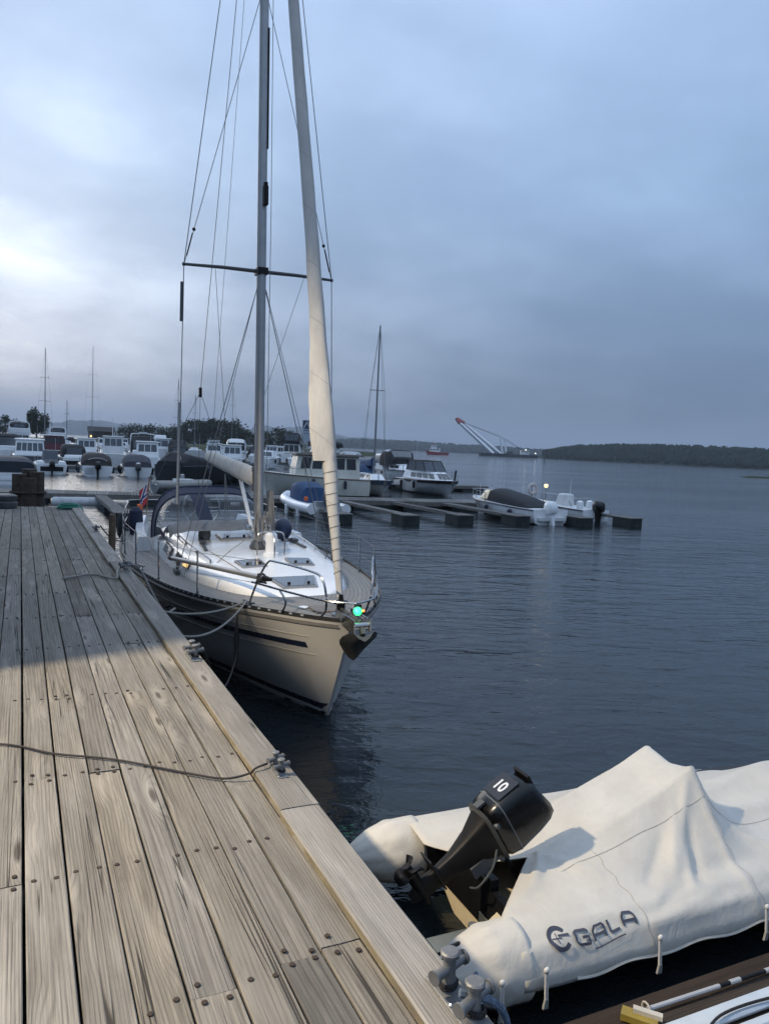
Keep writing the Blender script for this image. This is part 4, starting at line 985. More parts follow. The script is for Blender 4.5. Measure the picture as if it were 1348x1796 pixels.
b = B(); rbox(b, [(.096, -.2415, .2015, .1595, 0), (.104, -.2415, .2015, .1595, 0)]); ob('cowl_stripe', b, M('decal_grey', (.10, .11, .12), .4), om)
b = B(); b.box(-.247, -.236, -.10, .10, .12, .31); ob('number_panel', b, M('panel_dark', (.018, .02, .026), .3), om, smooth=False)
fc = bpy.data.curves.new('ten', 'FONT'); fc.body = '10'; fc.size = .12; fc.extrude = .0015; fc.align_x = 'CENTER'; fc.offset = .003
tmp = bpy.data.objects.new('ten', fc); COL.objects.link(tmp); bpy.context.view_layer.update()
me = bpy.data.meshes.new_from_object(tmp.evaluated_get(bpy.context.evaluated_depsgraph_get())); bpy.data.objects.remove(tmp)
me.materials.clear(); me.materials.append(M('decal_white', (.6, .64, .68), .5)); no = bpy.data.objects.new('number_decal', me); COL.objects.link(no); no.parent = om
no.matrix_local = Matrix(((0, 0, -1, -.2495), (-1, 0, 0, 0.0), (0, 1, 0, .175), (0, 0, 0, 1)))
b = B(); b.box(-.23, -.12, -.09, .09, .385, .405); ob('top_vent', b, BLACK, om, smooth=False)
b = B(); rbox(b, [(-.48, -.075, .06, .035, 0), (-.34, -.085, .07, .045, 0), (-.17, -.13, .11, .075, 0), (-.03, -.19, .15, .12, 0)]); ob('midsection', b, BLACK, om)
b = B(); rbox(b, [(-.72, -.05, .03, .008, 0), (-.62, -.09, .06, .03, 0), (-.48, -.075, .06, .033, 0)]); b.cyl((-.17, 0, -.63), (.10, 0, -.63), .045, .03, 12); b.box(-.19, .06, -.075, .075, -.495, -.483); ob('gearcase', b, BLACK, om)
b = B()
for k in range(3):
    a = k*2.094+.4; rows = []
    for j in range(6):
        r_ = .03+.085*j/5; tw_ = .45; wd = .05*math.sin(math.pi*(.25+.7*j/5))
        e1 = Vector((0, math.cos(a), math.sin(a))); e2 = Vector((0, -math.sin(a), math.cos(a)))
        rows.append([Vector((-.2, 0, -.63))+e1*r_+e2*wd+Vector((-.03, 0, 0)), Vector((-.2, 0, -.63))+e1*r_-e2*wd+Vector((.03, 0, 0))])
    b.loft(rows, False, False)
b.cyl((-.24, 0, -.63), (-.16, 0, -.63), .028, .036, 10); pp = ob('propeller', b, BLACK, om); pp.modifiers.new('thick', 'SOLIDIFY').thickness = .006
b = B(); b.box(.07, .16, -.075, -.055, -.28, .0); b.box(.07, .16, .055, .075, -.28, .0); b.box(.05, .2, -.07, .07, -.06, -.03); b.cyl((.13, -.09, -.05), (.13, .09, -.05), .018, n=8); b.cyl((.15, -.05, -.22), (.24, -.05, -.22), .012, n=6); b.cyl((.15, .05, -.22), (.24, .05, -.22), .012, n=6); ob('clamp_bracket', b, DGREY, om, smooth=False)
b = B(); b.tube([(.16, .02, -.02), (.30, .03, .0), (.52, .04, .02)], [.025, .022, .02], 8); b.cyl((.5, .04, .02), (.62, .045, .025), .024, n=10); ob('tiller', b, BLACK, om)
b = B(); b.tube(spline([(.05, -.10, -.05), (.10, -.16, -.16), (.16, -.14, -.30), (.2, -.05, -.34)], 5), .008, 5); b.tube(spline([(.05, .08, -.05), (.14, .14, -.1), (.22, .1, -.22)], 5), .007, 5); b.cyl((-.13, -.135, .0), (-.13, -.16, .02), .02, n=8); ob('engine_hose', b, DGREY, om, kind='stuff')

# ================================================================ low floating pontoon beside the dinghy
lowp = empty('low_pontoon', (2.0, .9, 0), label='low brown plank pontoon lying below the pier beside the dinghy', cat='pontoon')
LW = wood_mat('wet_brown_shaded_plank', (.022, .014, .009), (.052, .032, .021), (.036, .026, .02), .5)  # wet brown wood, darkened further to paint in shade from dinghy and pier
LWm = {}
for k in range(14):
    b = B(); b.cbox(-.068, .068, -3.6, 3.6, -.04, 0, .004); pl = ob('plank', b, LW, lowp, loc=(3.6, .12+k*.146, .34+.003*math.sin(k*2.3)), rot=(0, 0, R(90)))
b = B(); b.box(.05, 7.1, .1, 2.0, -.25, .295); ob('float', b, BLACK, lowp, smooth=False)
POLEW = M('pale_pole', (.36, .37, .38), .35, var=.08)
br = empty('deck_brush', (2.95, 2.86, .355), label='long pale handled brush with yellow head lying on the brown pontoon', cat='brush', rot=(0, 0, R(-1.5)))
b = B(); b.cyl((.10, 0, .02), (.62, 0, .02), .0125, n=8); b.cyl((.70, 0, .02), (.78, 0, .02), .014, n=8); b.cyl((.98, 0, .02), (2.0, 0, .02), .014, n=8); ob('handle', b, POLEW, br)
b = B(); b.cyl((.6, 0, .02), (1.0, 0, .02), .0115, n=8); ob('grip', b, BLACK, br)
b = B(); b.obox((.02, -.03, .012), (.06, -.07, 0), (.028, .024, 0), (0, 0, .018)); ob('head', b, YEL, br, smooth=False)
b = B(); b.obox((.06, -.045, .042), (.05, -.055, 0), (.012, .012, 0), (0, 0, .012)); b.torus((.09, 0, .03), .03, .006, 'x', 10, 5); ob('bracket', b, M('pale_rope', (.45, .42, .36), .8), br)
b = B(); b.cbox(-.055, .055, -1.5, 1.5, 0, .035, .01); ob('aluminium_gangplank', b, M('pale_alloy', (.46, .52, .58), .5, metal=.3, var=.1, scale=5, bump=.2), loc=(4.45, 2.68, .345), rot=(0, 0, R(-90.5)), label='pale blue-grey alloy plank lying on the brown pontoon', cat='plank')
b = B(); b.cbox(-.03, .03, -1.5, 1.5, 0, .03, .008); ob('alloy_rail', b, M('pale_alloy', (.46, .52, .58), .5), loc=(4.5, 2.56, .345), rot=(0, 0, R(-90.5)), label='narrow pale alloy rail lying beside the wider alloy plank', cat='rail')
b = B(); b.tube(spline([(2.9, 2.45, .36), (3.2, 2.60, .40), (3.5, 2.66, .40), (4.2, 2.60, .395), (5.2, 2.55, .36)], 8), .008, 6); ob('black_cable', b, ROPEB, label='thin black cable lying over the alloy plank on the pontoon', cat='cable')

# ================================================================ bollards, ropes and posts along the pier edge
BOLL = M('cast_alloy', (.15, .155, .16), .5, metal=.35, var=.18, scale=18, bump=.2, bscale=70, dirt=.25)
def bollard(y, label, sc=1.0, x=1.125, rz=0, wrap=ROPEB):
    t_ = empty('mooring_bollard', (x, y, DECK+.044), rz, label, 'bollard', 'double mooring bollards on the pier edge'); t_.scale = (sc,)*3
    b = B(); b.cbox(-.05, .05, -.17, .17, 0, .012, .004); ob('base_plate', b, BOLL, t_)
    for yy in (-.14, 0, .14):
        b = B(); b.lathe([(.011, 0), (.012, .005), (.006, .010)], (-.036, yy, .012), 8); ob('bolt', b, STEEL, t_)
    for yy in (-.085, .085):
        b = B(); b.lathe([(.04, 0), (.03, .02), (.024, .05), (.023, .115), (.034, .122), (.036, .136), (.03, .142)], (0, yy, .012), 16)
        b.cyl((-.075, yy-.03, .088), (.075, yy+.03, .088), .019, n=12); b.cyl((-.083, yy-.033, .088), (-.074, yy-.03, .088), .027, n=12); b.cyl((.074, yy+.03, .088), (.083, yy+.033, .088), .027, n=12)
        ob('post', b, BOLL, t_)
    b = B(); pts = []
    for k in range(90):
        a = k*2*math.pi/18; s_ = -1 if (k//18) % 2 else 1; r_ = .033+.004*math.sin(k*.7)
        pts.append((r_*math.cos(a), s_*.085*(1 if k % 36 < 18 else -1)*1+r_*math.sin(a), .02+.0105*(k/18)))
    b.tube(pts[:36], .0075, 6); b.tube([(p[0], -p[1], p[2]+.02) for p in pts[:36]], .0075, 6); ob('rope_turns', b, wrap, t_, kind='stuff')
    return t_
bollard(1.73, 'grey double bollard with dark rope turns beside the covered dinghy', .8, 1.13)
bollard(3.40, 'small pale double bollard where the brown cable ends', .52, 1.12)
bollard(5.45, 'double bollard holding the dark bow line of the yacht', .72, 1.13)
bollard(9.30, 'double bollard with a grey rope led across the planks', .8, 1.12, wrap=ROPEG)
bollard(13.3, 'farthest double bollard near the end of the pier', .62, 1.13)
def rope(name, pts, r, mat, label, cat='rope', n=7): b = B(); b.tube(pts, r, n); return ob(name, b, mat, label=label, cat=cat)
rope('power_cable', spline([(-1.6, 4.9, 1.712), (-.6, 4.42, 1.714), (-.08, 4.24, 1.713), (.16, 4.03, 1.713), (.43, 3.86, 1.713), (.74, 3.58, 1.713), (.88, 3.47, 1.714), (.99, 3.44, 1.735), (1.02, 3.43, 1.762), (1.10, 3.46, 1.768), (1.17, 3.50, 1.78), (1.21, 3.56, 1.70), (1.22, 3.7, 1.3)], 8), .0055, BRONZE, 'dark brown cable snaking across the pier planks', 'cable')
rope('stub_rope', spline([(.43, 9.00, 1.722), (.56, 9.10, 1.724), (.68, 9.20, 1.722), (.80, 9.18, 1.722), (.90, 8.96, 1.722), (.98, 8.9, 1.727), (1.00, 9.05, 1.76), (1.03, 9.2, 1.775), (1.10, 9.3, 1.80)], 7), .014, ROPEG, 'short grey rope end lying across the planks', 'rope')
rope('loose_rope', spline([(1.10, 9.2, 1.79), (1.2, 9.35, 1.80), (1.32, 9.45, 1.70), (1.55, 9.3, 1.25), (1.75, 9.6, 1.2)], 6), .013, ROPEG, 'grey mooring rope from the pier bollard towards the yacht')
b = B()
for k in range(6): b.torus((.95+.03*math.sin(k*2), 17.7+.04*math.cos(k*1.7), 1.715+.018*k), .24-.018*k, .013, 'z', 20, 5)
b.tube(spline([(1.1, 17.6, 1.8), (1.2, 17.4, 1.74), (1.26, 17.3, 1.4)], 4), .013, 5); ob('coiled_rope', b, GREENR, label='green and grey rope heap at the pier end', cat='rope')
# yacht mooring lines
def yw(x, y, z): return yacht.matrix_basis @ Vector((x, y, z))
c0 = yw(-.9, 1.42, 1.34)
rope('bow_line', spline(sag(c0, (1.22, 8.05, 1.55), .10, 10), 2), .0125, ROPEG, 'pale grey bow line sagging from the yacht to the pier', n=6)
rope('spring_line', spline(sag(c0+Vector((.02, 0, 0)), (1.22, 7.35, 1.50), .22, 10), 2), .0125, ROPEG, 'lower pale line looping from the yacht bow to the pier', n=6)
c1 = yw(-1.0, 1.36, 1.24)
rope('snubber_line', [c1]+spline([c1+Vector((-.02, -.06, -.25)), c1+Vector((-.05, -.2, -.5)), (1.95, 7.7, .80), (1.6, 6.7, 1.10), (1.25, 5.6, 1.72), (1.15, 5.5, 1.80)], 7), .010, ROPEB, 'dark mooring line with a rubber snubber hanging off the bow', n=6)
b = B(); pts = [c1+Vector((-.02, -.05, -.20)), c1+Vector((-.035, -.12, -.33)), c1+Vector((-.05, -.2, -.47))]; b.tube(pts, [.022, .035, .022], 8); b.tube([c1+Vector((-.05, -.2, -.45)), c1+Vector((-.10, -.3, -.62))], [.034, .03], 8); ob('rubber_snubber', b, BLACK, label='black rubber mooring snubber hanging beside the yacht bow', cat='snubber')
rope('stern_line', sag(yw(-1.75, 8.8, 1.2), (1.2, 13.35, 1.82), .12), .011, ROPEB, 'black stern line from the yacht to the farthest bollard', n=6)
rope('dinghy_painter', spline([(1.10, 1.69, 1.82), (1.22, 1.66, 1.76), (1.35, 1.75, 1.45), (1.7, 2.2, .9), (2.2, 3.2, .45), (2.45, 3.6, .36)], 6), .012, ROPEBL, 'blue and white rope from the nearest bollard to the dinghy')
rope('dinghy_line', spline([(1.13, 1.85, 1.83), (1.22, 1.9, 1.80), (1.5, 2.6, 1.2), (2.1, 3.4, .55), (2.3, 3.6, .4)], 6), .006, ROPEB, 'thin black line from the nearest bollard to the dinghy stern', n=5)
# pile beside the pier, dolphin and tyre at its end
b = B(); b.lathe([(.06, -2), (.056, 1.98), (.05, 2.02)], n=10); ob('mooring_pile', b, M('brown_pile', (.10, .07, .045), .85, var=.4, scale=10, bump=.6, bscale=30), loc=(1.37, 13.2, 0), label='slim brown wooden pile standing beside the pier', cat='pile')
dol = empty('pile_cluster', (.17, 19.0, 0), label='cluster of thick dark brown piles at the end of the pier', cat='piles')
for k, (x, y, h_) in enumerate(((-.17, 0, 2.36), (.17, .05, 2.41), (.02, .3, 2.46), (.0, -.12, 2.28))):
    b = B(); n_ = 14; b.loft([[((.165+.035*noise.noise(Vector((i*1.7, z*.2, k))))*math.cos(2*math.pi*i/n_), (.165+.035*noise.noise(Vector((i*1.7, z*.2, k+5))))*math.sin(2*math.pi*i/n_), z) for i in range(n_)] for z in (-2, .5, 1.5, h_-.03, h_)]); ob('pile', b, DKWOOD, dol, loc=(x, y, 0))
b = B(); b.torus((0, .1, 1.95), .36, .03, 'z', 18, 6); ob('iron_band', b, RUST, dol)
b = B(); b.lathe([(.17, 0), (.23, .02), (.24, .12), (.2, .15), (.22, .18), (.23, .26), (.17, .29), (.05, .29)], n=20); ob('rubber_fender', b, DGREY, loc=(-.27, 17.8, DECK), label='stubby dark grey rubber bollard at the pier end', cat='fender')

# ================================================================ MARINA: pontoons
PLK = wood_mat('pontoon_plank', (.12, .11, .10), (.26, .25, .23), (.2, .2, .19), .3)
FLOATB = M('dark_float', (.018, .026, .026), .7, var=.35, scale=3, bump=.4, bscale=9, dirt=.3)
FLOATW = M('pale_float', (.45, .47, .48), .6, var=.15, scale=2, dirt=.35)
def pontoon(p0, p1, w, label, ztop=.48, floats=6, name='floating_pontoon', pale=False):
    p0, p1 = Vector((*p0, 0)), Vector((*p1, 0)); d = p1-p0; L = d.length; a = math.atan2(d.y, d.x)
    r_ = empty(name, p0, a, label, 'pontoon')
    n = max(2, int(L/1.0)); pm = None
    for k in range(n):
        if pm is None:
            b = B(); pw = L/n
            for q in range(7): b.box(q*pw/7+.012, (q+1)*pw/7-.012, -w/2, w/2, 0, .04)
            pm = ob('deck_panel', b, PLK, r_, smooth=False, loc=(0, 0, ztop-.04)); pm['kind'] = 'stuff'
        else: inst(pm, r_, (k*L/n, 0, ztop-.04))
    for s in (-1, 1):
        b = B(); b.box(0, L, s*w/2-.05 if s > 0 else s*w/2-.004, s*w/2+.004 if s > 0 else s*w/2+.05, ztop-.24, ztop-.042); ob('side_beam', b, M('pontoon_beam', (.14, .13, .115), .8, var=.3, scale=5, dirt=.4), r_, smooth=False)
    fm = None
    for k in range(floats):
        x = L*(k+.5)/floats
        if fm is None: b = B(); b.box(-L/floats*.36, L/floats*.36, -w/2+.06, w/2-.06, -.3, ztop-.25); fm = ob('float', b, FLOATW if pale else FLOATB, r_, smooth=False, loc=(x, 0, 0))
        else: inst(fm, r_, (x, 0, 0))
    return r_
pontoon((-4, 41.2), (30, 37.3), 2.5, 'long grey plank pontoon crossing behind the pier and yacht', floats=12)
def finger(x, y1, y0, w, label, bw=.82, grp='finger pontoons with dark end floats'):
    r_ = empty('finger_pontoon', (x, y1, 0), 0, label, 'pontoon', grp); L = y0-y1
    for s in (-1, 1):
        b = B(); b.box(s*w/2-.05, s*w/2+.05, .3, L, .31, .41); ob('beam', b, M('pontoon_beam', (.14, .13, .115), .8), r_, smooth=False)
    b = B()
    for k in range(int(L/.16)): b.box(-w/2-.04, w/2+.04, .3+k*.16, .3+k*.16+.135, .412, .442)
    o = ob('walkway', b, PLK, r_, smooth=False); o['kind'] = 'stuff'
    b = B(); b.box(-bw/2, bw/2, -.1, 1.1, -.35, .40)
    ob('end_float', b, FLOATB, r_, smooth=False)
    for k in range(7):
        b = B(); xx = -bw/2+bw*(k+.5)/7; b.box(xx-.03, xx+.03, -.118, -.098, -.1, .38); ob('float_rib', b, FLOATB, r_, smooth=False)
    b = B(); b.box(-bw/2-.03, bw/2+.03, -.13, 1.13, .402, .44); ob('float_cap', b, M('pontoon_beam', (.14, .13, .115), .8), r_, smooth=False)
    return r_
finger(3.5, 30.4, 39.6, .42, 'short finger pontoon behind the end of the pier', .58)
for x, y1, w, lab in ((12.5, 30.4, .4, 'finger pontoon just right of the furled sail, nearest the inflatable'), (15.5, 29.9, .4, 'second finger pontoon right of the furled sail'), (18.4, 30.1, .4, 'third finger pontoon right of the furled sail'), (21.4, 29.9, .5, 'finger pontoon on the left side of the white outboard boat'), (24.5, 29.1, .5, 'finger pontoon between the two outermost small boats'), (27.5, 29.0, .35, 'outermost finger pontoon at the right end')):
    finger(x, y1, 38.2-(x-10)*.05, w, lab)
pontoon((-14, 74.5), (30, 75.5), 2.2, 'pontoon behind the first row of moored boats', floats=9, pale=True)
pontoon((-14, 110), (46, 112), 2.2, 'pontoon behind the second row of moored boats', floats=9, pale=True)
pontoon((-5, 160), (70, 165), 2.2, 'pontoon among the farthest small boats', floats=9, pale=True)
pontoon((27, 55.8), (36, 56.5), 2.0, 'pontoon between the two cabin cruisers on the right', floats=3)
# pale float drum seen under the first pontoon, steel pile, lamp and lifebuoy
b = B(); b.lathe([(.2, -1.15), (.25, -1.05), (.26, 1.05), (.2, 1.15)], n=14, ax='x'); ob('float_drum', b, FLOATW, loc=(2.5, 38.9, .1), label='white cylindrical float lying in the water under the first pontoon', cat='float')
b = B(); b.lathe([(.12, -2), (.12, 1.42), (.05, 1.45)], n=12); ob('steel_pile', b, GALV, loc=(7.8, 41.6, 0), label='pale grey steel pile beside the first pontoon', cat='pile')
dl = empty('dock_lamp', (28.0, 36.9, .485), label='short grey lamp post with glowing yellow head at the pontoon end', cat='lamp')
b = B(); b.cyl((0, 0, 0), (0, 0, .95), .05, .045, 10); ob('post', b, GALV, dl)
b = B(); b.lathe([(.06, .95), (.11, 1.0), (.12, 1.12), (.06, 1.16)], n=12); ob('lamp_head', b, M('lamp_glow', (.8, .7, .3), .4, emit=(1.0, .85, .38), estr=1.6), dl)
ll = bpy.data.lights.new('dock_light', 'POINT'); ll.energy = 6; ll.color = (1, .8, .4); ll.shadow_soft_size = .12
lo2 = bpy.data.objects.new('dock_light', ll); COL.objects.link(lo2); lo2.parent = dl; lo2.location = (0, 0, 1.3)
lb = empty('lifebuoy_post', (27.0, 36.9, .485), label='lifebuoy ring on a post at the outer end of the pontoon', cat='lifebuoy')
b = B(); b.cyl((0, 0, 0), (0, 0, 1.1), .035, n=8); ob('post', b, GALV, lb)
b = B(); b.torus((0, -.06, .85), .29, .075, 'y', 22, 8); ob('ring', b, M('buoy_white', (.55, .5, .46), .6), lb)
for k in range(4): b = B(); a = R(45+90*k); b.torus((.29*math.cos(a), -.06, .85+.29*math.sin(a)), .06, .025, 'x' if k % 2 else 'z', 8, 5); ob('band', b, RED, lb)

# ================================================================ MARINA: boats (local +Y = bow, X starboard, origin amidships on the waterline)
def face_quads(y0, y1, hw0, hw1, z0, h, fs, bs, ins, topz=0):
    c = [(-hw0, y0, z0), (hw0, y0, z0), (hw1, y1, z0), (-hw1, y1, z0)]
    e = [(-hw0+ins, y0+bs, z0+h), (hw0-ins, y0+bs, z0+h), (hw1-ins, y1-fs, z0+h+topz), (-hw1+ins, y1-fs, z0+h+topz)]
    return c, e, {'back': (c[0], c[1], e[1], e[0]), 'right': (c[1], c[2], e[2], e[1]), 'front': (c[2], c[3], e[3], e[2]), 'left': (c[3], c[0], e[0], e[3]), 'top': (e[0], e[1], e[2], e[3])}
def cabin(root, name, y0, y1, hw0, hw1, z0, h, fs, bs, ins, mat, wins=(), roof=None):
    c, e, F_ = face_quads(y0, y1, hw0, hw1, z0, h, fs, bs, ins); b = B(); b.hexa(c+e); o = ob(name, b, mat, root, smooth=False)
    bv = o.modifiers.new('bevel', 'BEVEL'); bv.width = .10; bv.segments = 3
    for face, n, u0, u1, v0, v1, wm in wins:
        for k in range(n):
            g = .03 if n > 1 else 0; ua = u0+(u1-u0)*k/n+g/2; ub = u0+(u1-u0)*(k+1)/n-g/2
            b = B(); b.quadpanel(F_[face], ua, ub, v0, v1, .012, .03); ob('window', b, wm, o, smooth=False)
    if roof:
        m_, ov, th = roof; b = B(); x0 = hw0-ins+ov; x1 = hw1-ins+ov; ya, yb = y0+bs-ov, y1-fs+ov
        b.hexa([(-x0, ya, z0+h+.004), (x0, ya, z0+h+.004), (x1, yb, z0+h+.004), (-x1, yb, z0+h+.004), (-x0+.06, ya+.06, z0+h+th), (x0-.06, ya+.06, z0+h+th), (x1-.06, yb-.08, z0+h+th), (-x1+.06, yb-.08, z0+h+th)]); ob('roof', b, m_, o, smooth=False)
    return o
def arch(root, name, secs, z0, mat, e=.55, n=15, wins=(), closed_ends=True):
    """rounded canopy / tarpaulin: secs = (y, half width, height)"""
    def P(i_f, a):
        i = min(int(i_f), len(secs)-2); f = i_f-i; y, w, h = [secs[i][k]+(secs[i+1][k]-secs[i][k])*f for k in range(3)]
        ca, sa = math.cos(a), math.sin(a); return Vector((w*math.copysign(abs(ca)**e, ca), y, z0+h*abs(sa)**e))
    b = B(); rows = []
    for i in range(len(secs)*2-1): rows.append([P(i/2, math.pi*k/(n-1)) for k in range(n)])
    b.loft(rows, False, False); m = len(rows)
    if closed_ends: b.f += [tuple(range(n)), tuple((m-1)*n+k for k in range(n))]; b.m += [0, 0]
    o = ob(name, b, mat, root, angle=45)
    for (i0, i1, a0, a1, wm) in wins:
        b = B(); rows = []
        for i in range(4):
            row = []
            for k in range(5):
                p = P(i0+(i1-i0)*i/3, R(a0+(a1-a0)*k/4)); q = Vector((0, p.y, z0)); d = (p-q).normalized(); row.append(p+d*.015)
            rows.append(row)
        b.loft(rows, False, False); ob('window', b, wm, o)
    return o
def endwin(root, o, hw, y, z0, z1, n, wm, sgn=-1):
    for k in range(n):
        a = -hw+2*hw*k/n+.04; c = -hw+2*hw*(k+1)/n-.04; b = B(); b.box(a, c, y-.012, y+.012, z0, z1); ob('window', b, wm, o, smooth=False)
def mboat(loc, rz, L, Bm, label, fb=(.75, 1.05), hull=None, tr=.85, stripe=None, cat='motorboat', group='boats moored in the marina', name='motorboat', deck=None):
    r_ = empty(name, (loc[0], loc[1], 0), R(rz), label, cat, group); hull = hull or WHITE
    W = [(0, tr), (.4, 1), (.65, .93), (.85, .62), (.95, .3), (1, .03)]; WLt = [(0, .86), (.5, .8), (.75, .55), (.9, .2), (1, 0)]
    st = [0, .1, .25, .4, .55, .68, .8, .9, .96, 1]; rings = []; shr = []
    for t_ in st:
        w = Bm/2*sm(t_, W); z1 = fb[0]+(fb[1]-fb[0])*t_**1.6; wb = w*lerp(t_, WLt); y = -L/2+L*t_; yb = -L/2+L*t_*.93
        zc = .12+.25*t_**2; mid = wb+(w-wb)*.72
        ring = [(-w, y, z1), (-mid, (y+yb)/2, (z1+zc)*.48), (-wb, yb, zc*.6), (0, yb*.995, -.25*(1-t_*.9)), (wb, yb, zc*.6), (mid, (y+yb)/2, (z1+zc)*.48), (w, y, z1)]
        rings.append(ring); shr.append((w, y, z1))
    b = B(); b.loft(rings, False, False); b.f.append(tuple(range(7))); b.m.append(0); ob('hull', b, hull, r_, angle=50)
    b = B(); b.loft([[(-w+.01, y, z-.02), (-w*.5, y, z+.02), (w*.5, y, z+.02), (w-.01, y, z-.02)] for w, y, z in shr], False, False); ob('deck', b, deck or OFFW, r_)
    b = B()
    for s in (-1, 1): b.tube([(s*(w+.01), y, z-.03) for w, y, z in shr], .035, 6)
    ob('rub_rail', b, stripe or DGREY, r_)
    if loc[1] < 135:
        fq = random.Random(int(loc[0]*31+loc[1]*7)); fmat = (BLACK, WHITE, NAVYP)[fq.randrange(3)]
        for s in (-1, 1):
            for t_ in (.25, .55):
                w = Bm/2*sm(t_, W)+.1; z1 = fb[0]+(fb[1]-fb[0])*t_**1.6; b = B(); b.lathe([(.03, -.3), (.1, -.24), (.11, .2), (.03, .28)], (s*w, -L/2+L*t_, z1-.38), 8); ob('fender', b, fmat, r_)
        if L > 5: brail(r_, [(s_*Bm/2*sm(t_, W)*.92, -L/2+L*t_, fb[0]+(fb[1]-fb[0])*t_**1.6) for s_, t_ in ((-1, .62), (-1, .8), (-1, .93), (1, .93), (1, .8), (1, .62))], .42, .018)
    r_['L'] = L; return r_
def outb(root, y, z, sc=1.0, mat=None, x=0, tilt=0):
    o = empty('outboard_motor', (x, y, z), rot=(R(-tilt), 0, 0)); o.parent = root; o.scale = (sc,)*3
    b = B(); rings = []
    for zz_, a, c, hx_ in ((0, -.30, .16, .16), (.08, -.36, .2, .2), (.32, -.38, .2, .2), (.46, -.32, .14, .16), (.52, -.2, .06, .1)):
        rings.append([(hx_*math.copysign(abs(math.cos(q))**.5, math.cos(q)), (a+c)/2+(c-a)/2*math.copysign(abs(math.sin(q))**.5, math.sin(q)), zz_) for q in [2*math.pi*k/12 for k in range(12)]])
    b.loft(rings); ob('cowling', b, mat or GLOSSB, o)
    b = B(); b.loft([[(-.08, -.22, 0), (.08, -.22, 0), (.08, .06, 0), (-.08, .06, 0)], [(-.05, -.18, -.6), (.05, -.18, -.6), (.05, .02, -.6), (-.05, .02, -.6)], [(-.02, -.18, -.95), (.02, -.18, -.95), (.02, 0, -.95), (-.02, 0, -.95)]]); ob('leg', b, mat or BLACK, o)
    return o
def brail(root, pts, h=.35, r=.014, n=5):
    b = B(); top = [Vector(p)+Vector((0, 0, h)) for p in pts]; b.tube(spline(top, 3), r, n)
    for p, q in zip(pts, top): b.cyl(p, q, r, n=n)
    ob('guard_rail', b, STEEL, root)
def antenna(root, x, y, z, h): b = B(); b.cyl((x, y, z), (x, y, z+h), .012, .006, 5); ob('antenna', b, WHITE, root)
def smast(root, y, h, x=0, spr=(.45, .7), z0=1.0, w=.9):
    b = B(); b.cyl((x, y, z0), (x, y, h), .08, .05, 8); ob('mast', b, M('far_mast', (.2, .21, .22), .5, metal=.3), root)
    WR = M('rigging_wire', (.16, .165, .17), .4)
    for f in spr: b = B(); b.cyl((x-w*(1.1-f*.6), y, h*f), (x+w*(1.1-f*.6), y, h*f), .03, n=5); ob('spreader', b, M('far_mast', (.2, .21, .22), .5), root)
    for s in (-1, 1): b = B(); b.tube([(x+s*w*1.1, y, z0), (x+s*w*(1.1-spr[0]*.6), y, h*spr[0]), (x, y, h)], .011, 4); ob('shroud', b, WR, root)
    L = root['L']
    for yy in (L/2-.1, -L/2+.1): b = B(); b.tube([(x, yy, z0), (x, y, h)], .011, 4); ob('stay', b, WR, root)

# ---- first row, sterns towards the pier
r_ = mboat((2.2, 70.3), 2, 6.2, 2.4, 'white open boat with black outboard and upright grey screen', (.75, 1.0), tr=.95)
cabin(r_, 'console', -1.4, .5, .62, .55, .75, 1.15, .35, .05, .05, GRYC, [('back', 1, .08, .92, .35, .92, GLASS2)]); outb(r_, -3.25, .55, 1.1)
for s in (-1, 1): cabin(r_, 'quarter_seat', -3.0, -1.8, .3, .3, .72, .35, .05, .05, .05, WHITE).location.x = s*.8
b = B(); b.box(-.85, .85, -3.12, -2.95, .25, .62); ob('engine_well', b, BLACK, r_, smooth=False); antenna(r_, .5, .3, 1.9, 1.0)
r_ = mboat((5.6, 68.6), 0, 6.4, 2.5, 'white boat with dark brown canopy and black outboard at left', (.85, 1.1), tr=.93)
arch(r_, 'canopy', [(-2.9, 1.12, .55), (-2.4, 1.15, .95), (-.5, 1.1, 1.05), (.9, .9, .5), (1.6, .7, .1)], .82, BRNC); outb(r_, -3.35, .6, 1.2)
b = B(); b.tube(spline([(-.7, -2.95, 1.3), (-.3, -2.97, 1.45), (.3, -2.97, 1.45), (.75, -2.95, 1.25)], 4), .02, 5); ob('canopy_piping', b, OFFW, r_)
for k in range(4): b = B(); b.box(-.95, -.3, -3.24, -3.21, .2+k*.14, .24+k*.14); ob('transom_moulding', b, GREYP, r_, smooth=False)
r_ = mboat((8.95, 69.2), -3, 6.2, 2.4, 'white boat under a dark grey sloping cover with silver topped outboard', (.8, 1.1), tr=.93)
arch(r_, 'tarpaulin', [(-2.95, 1.1, .5), (-2.3, 1.12, 1.0), (-.6, 1.1, 1.05), (1.2, .8, .45), (2.4, .4, .12)], .78, GRYC if False else M('slate_canvas', (.07, .07, .085), .85, var=.25, scale=4, bump=.4, bscale=12)); outb(r_, -3.25, .55, 1.15, DGREY)
b = B(); b.sphere((0, -3.35, 1.1), .2, 10, (1, 1, .6)); ob('cowl_cap', b, OFFW, r_)
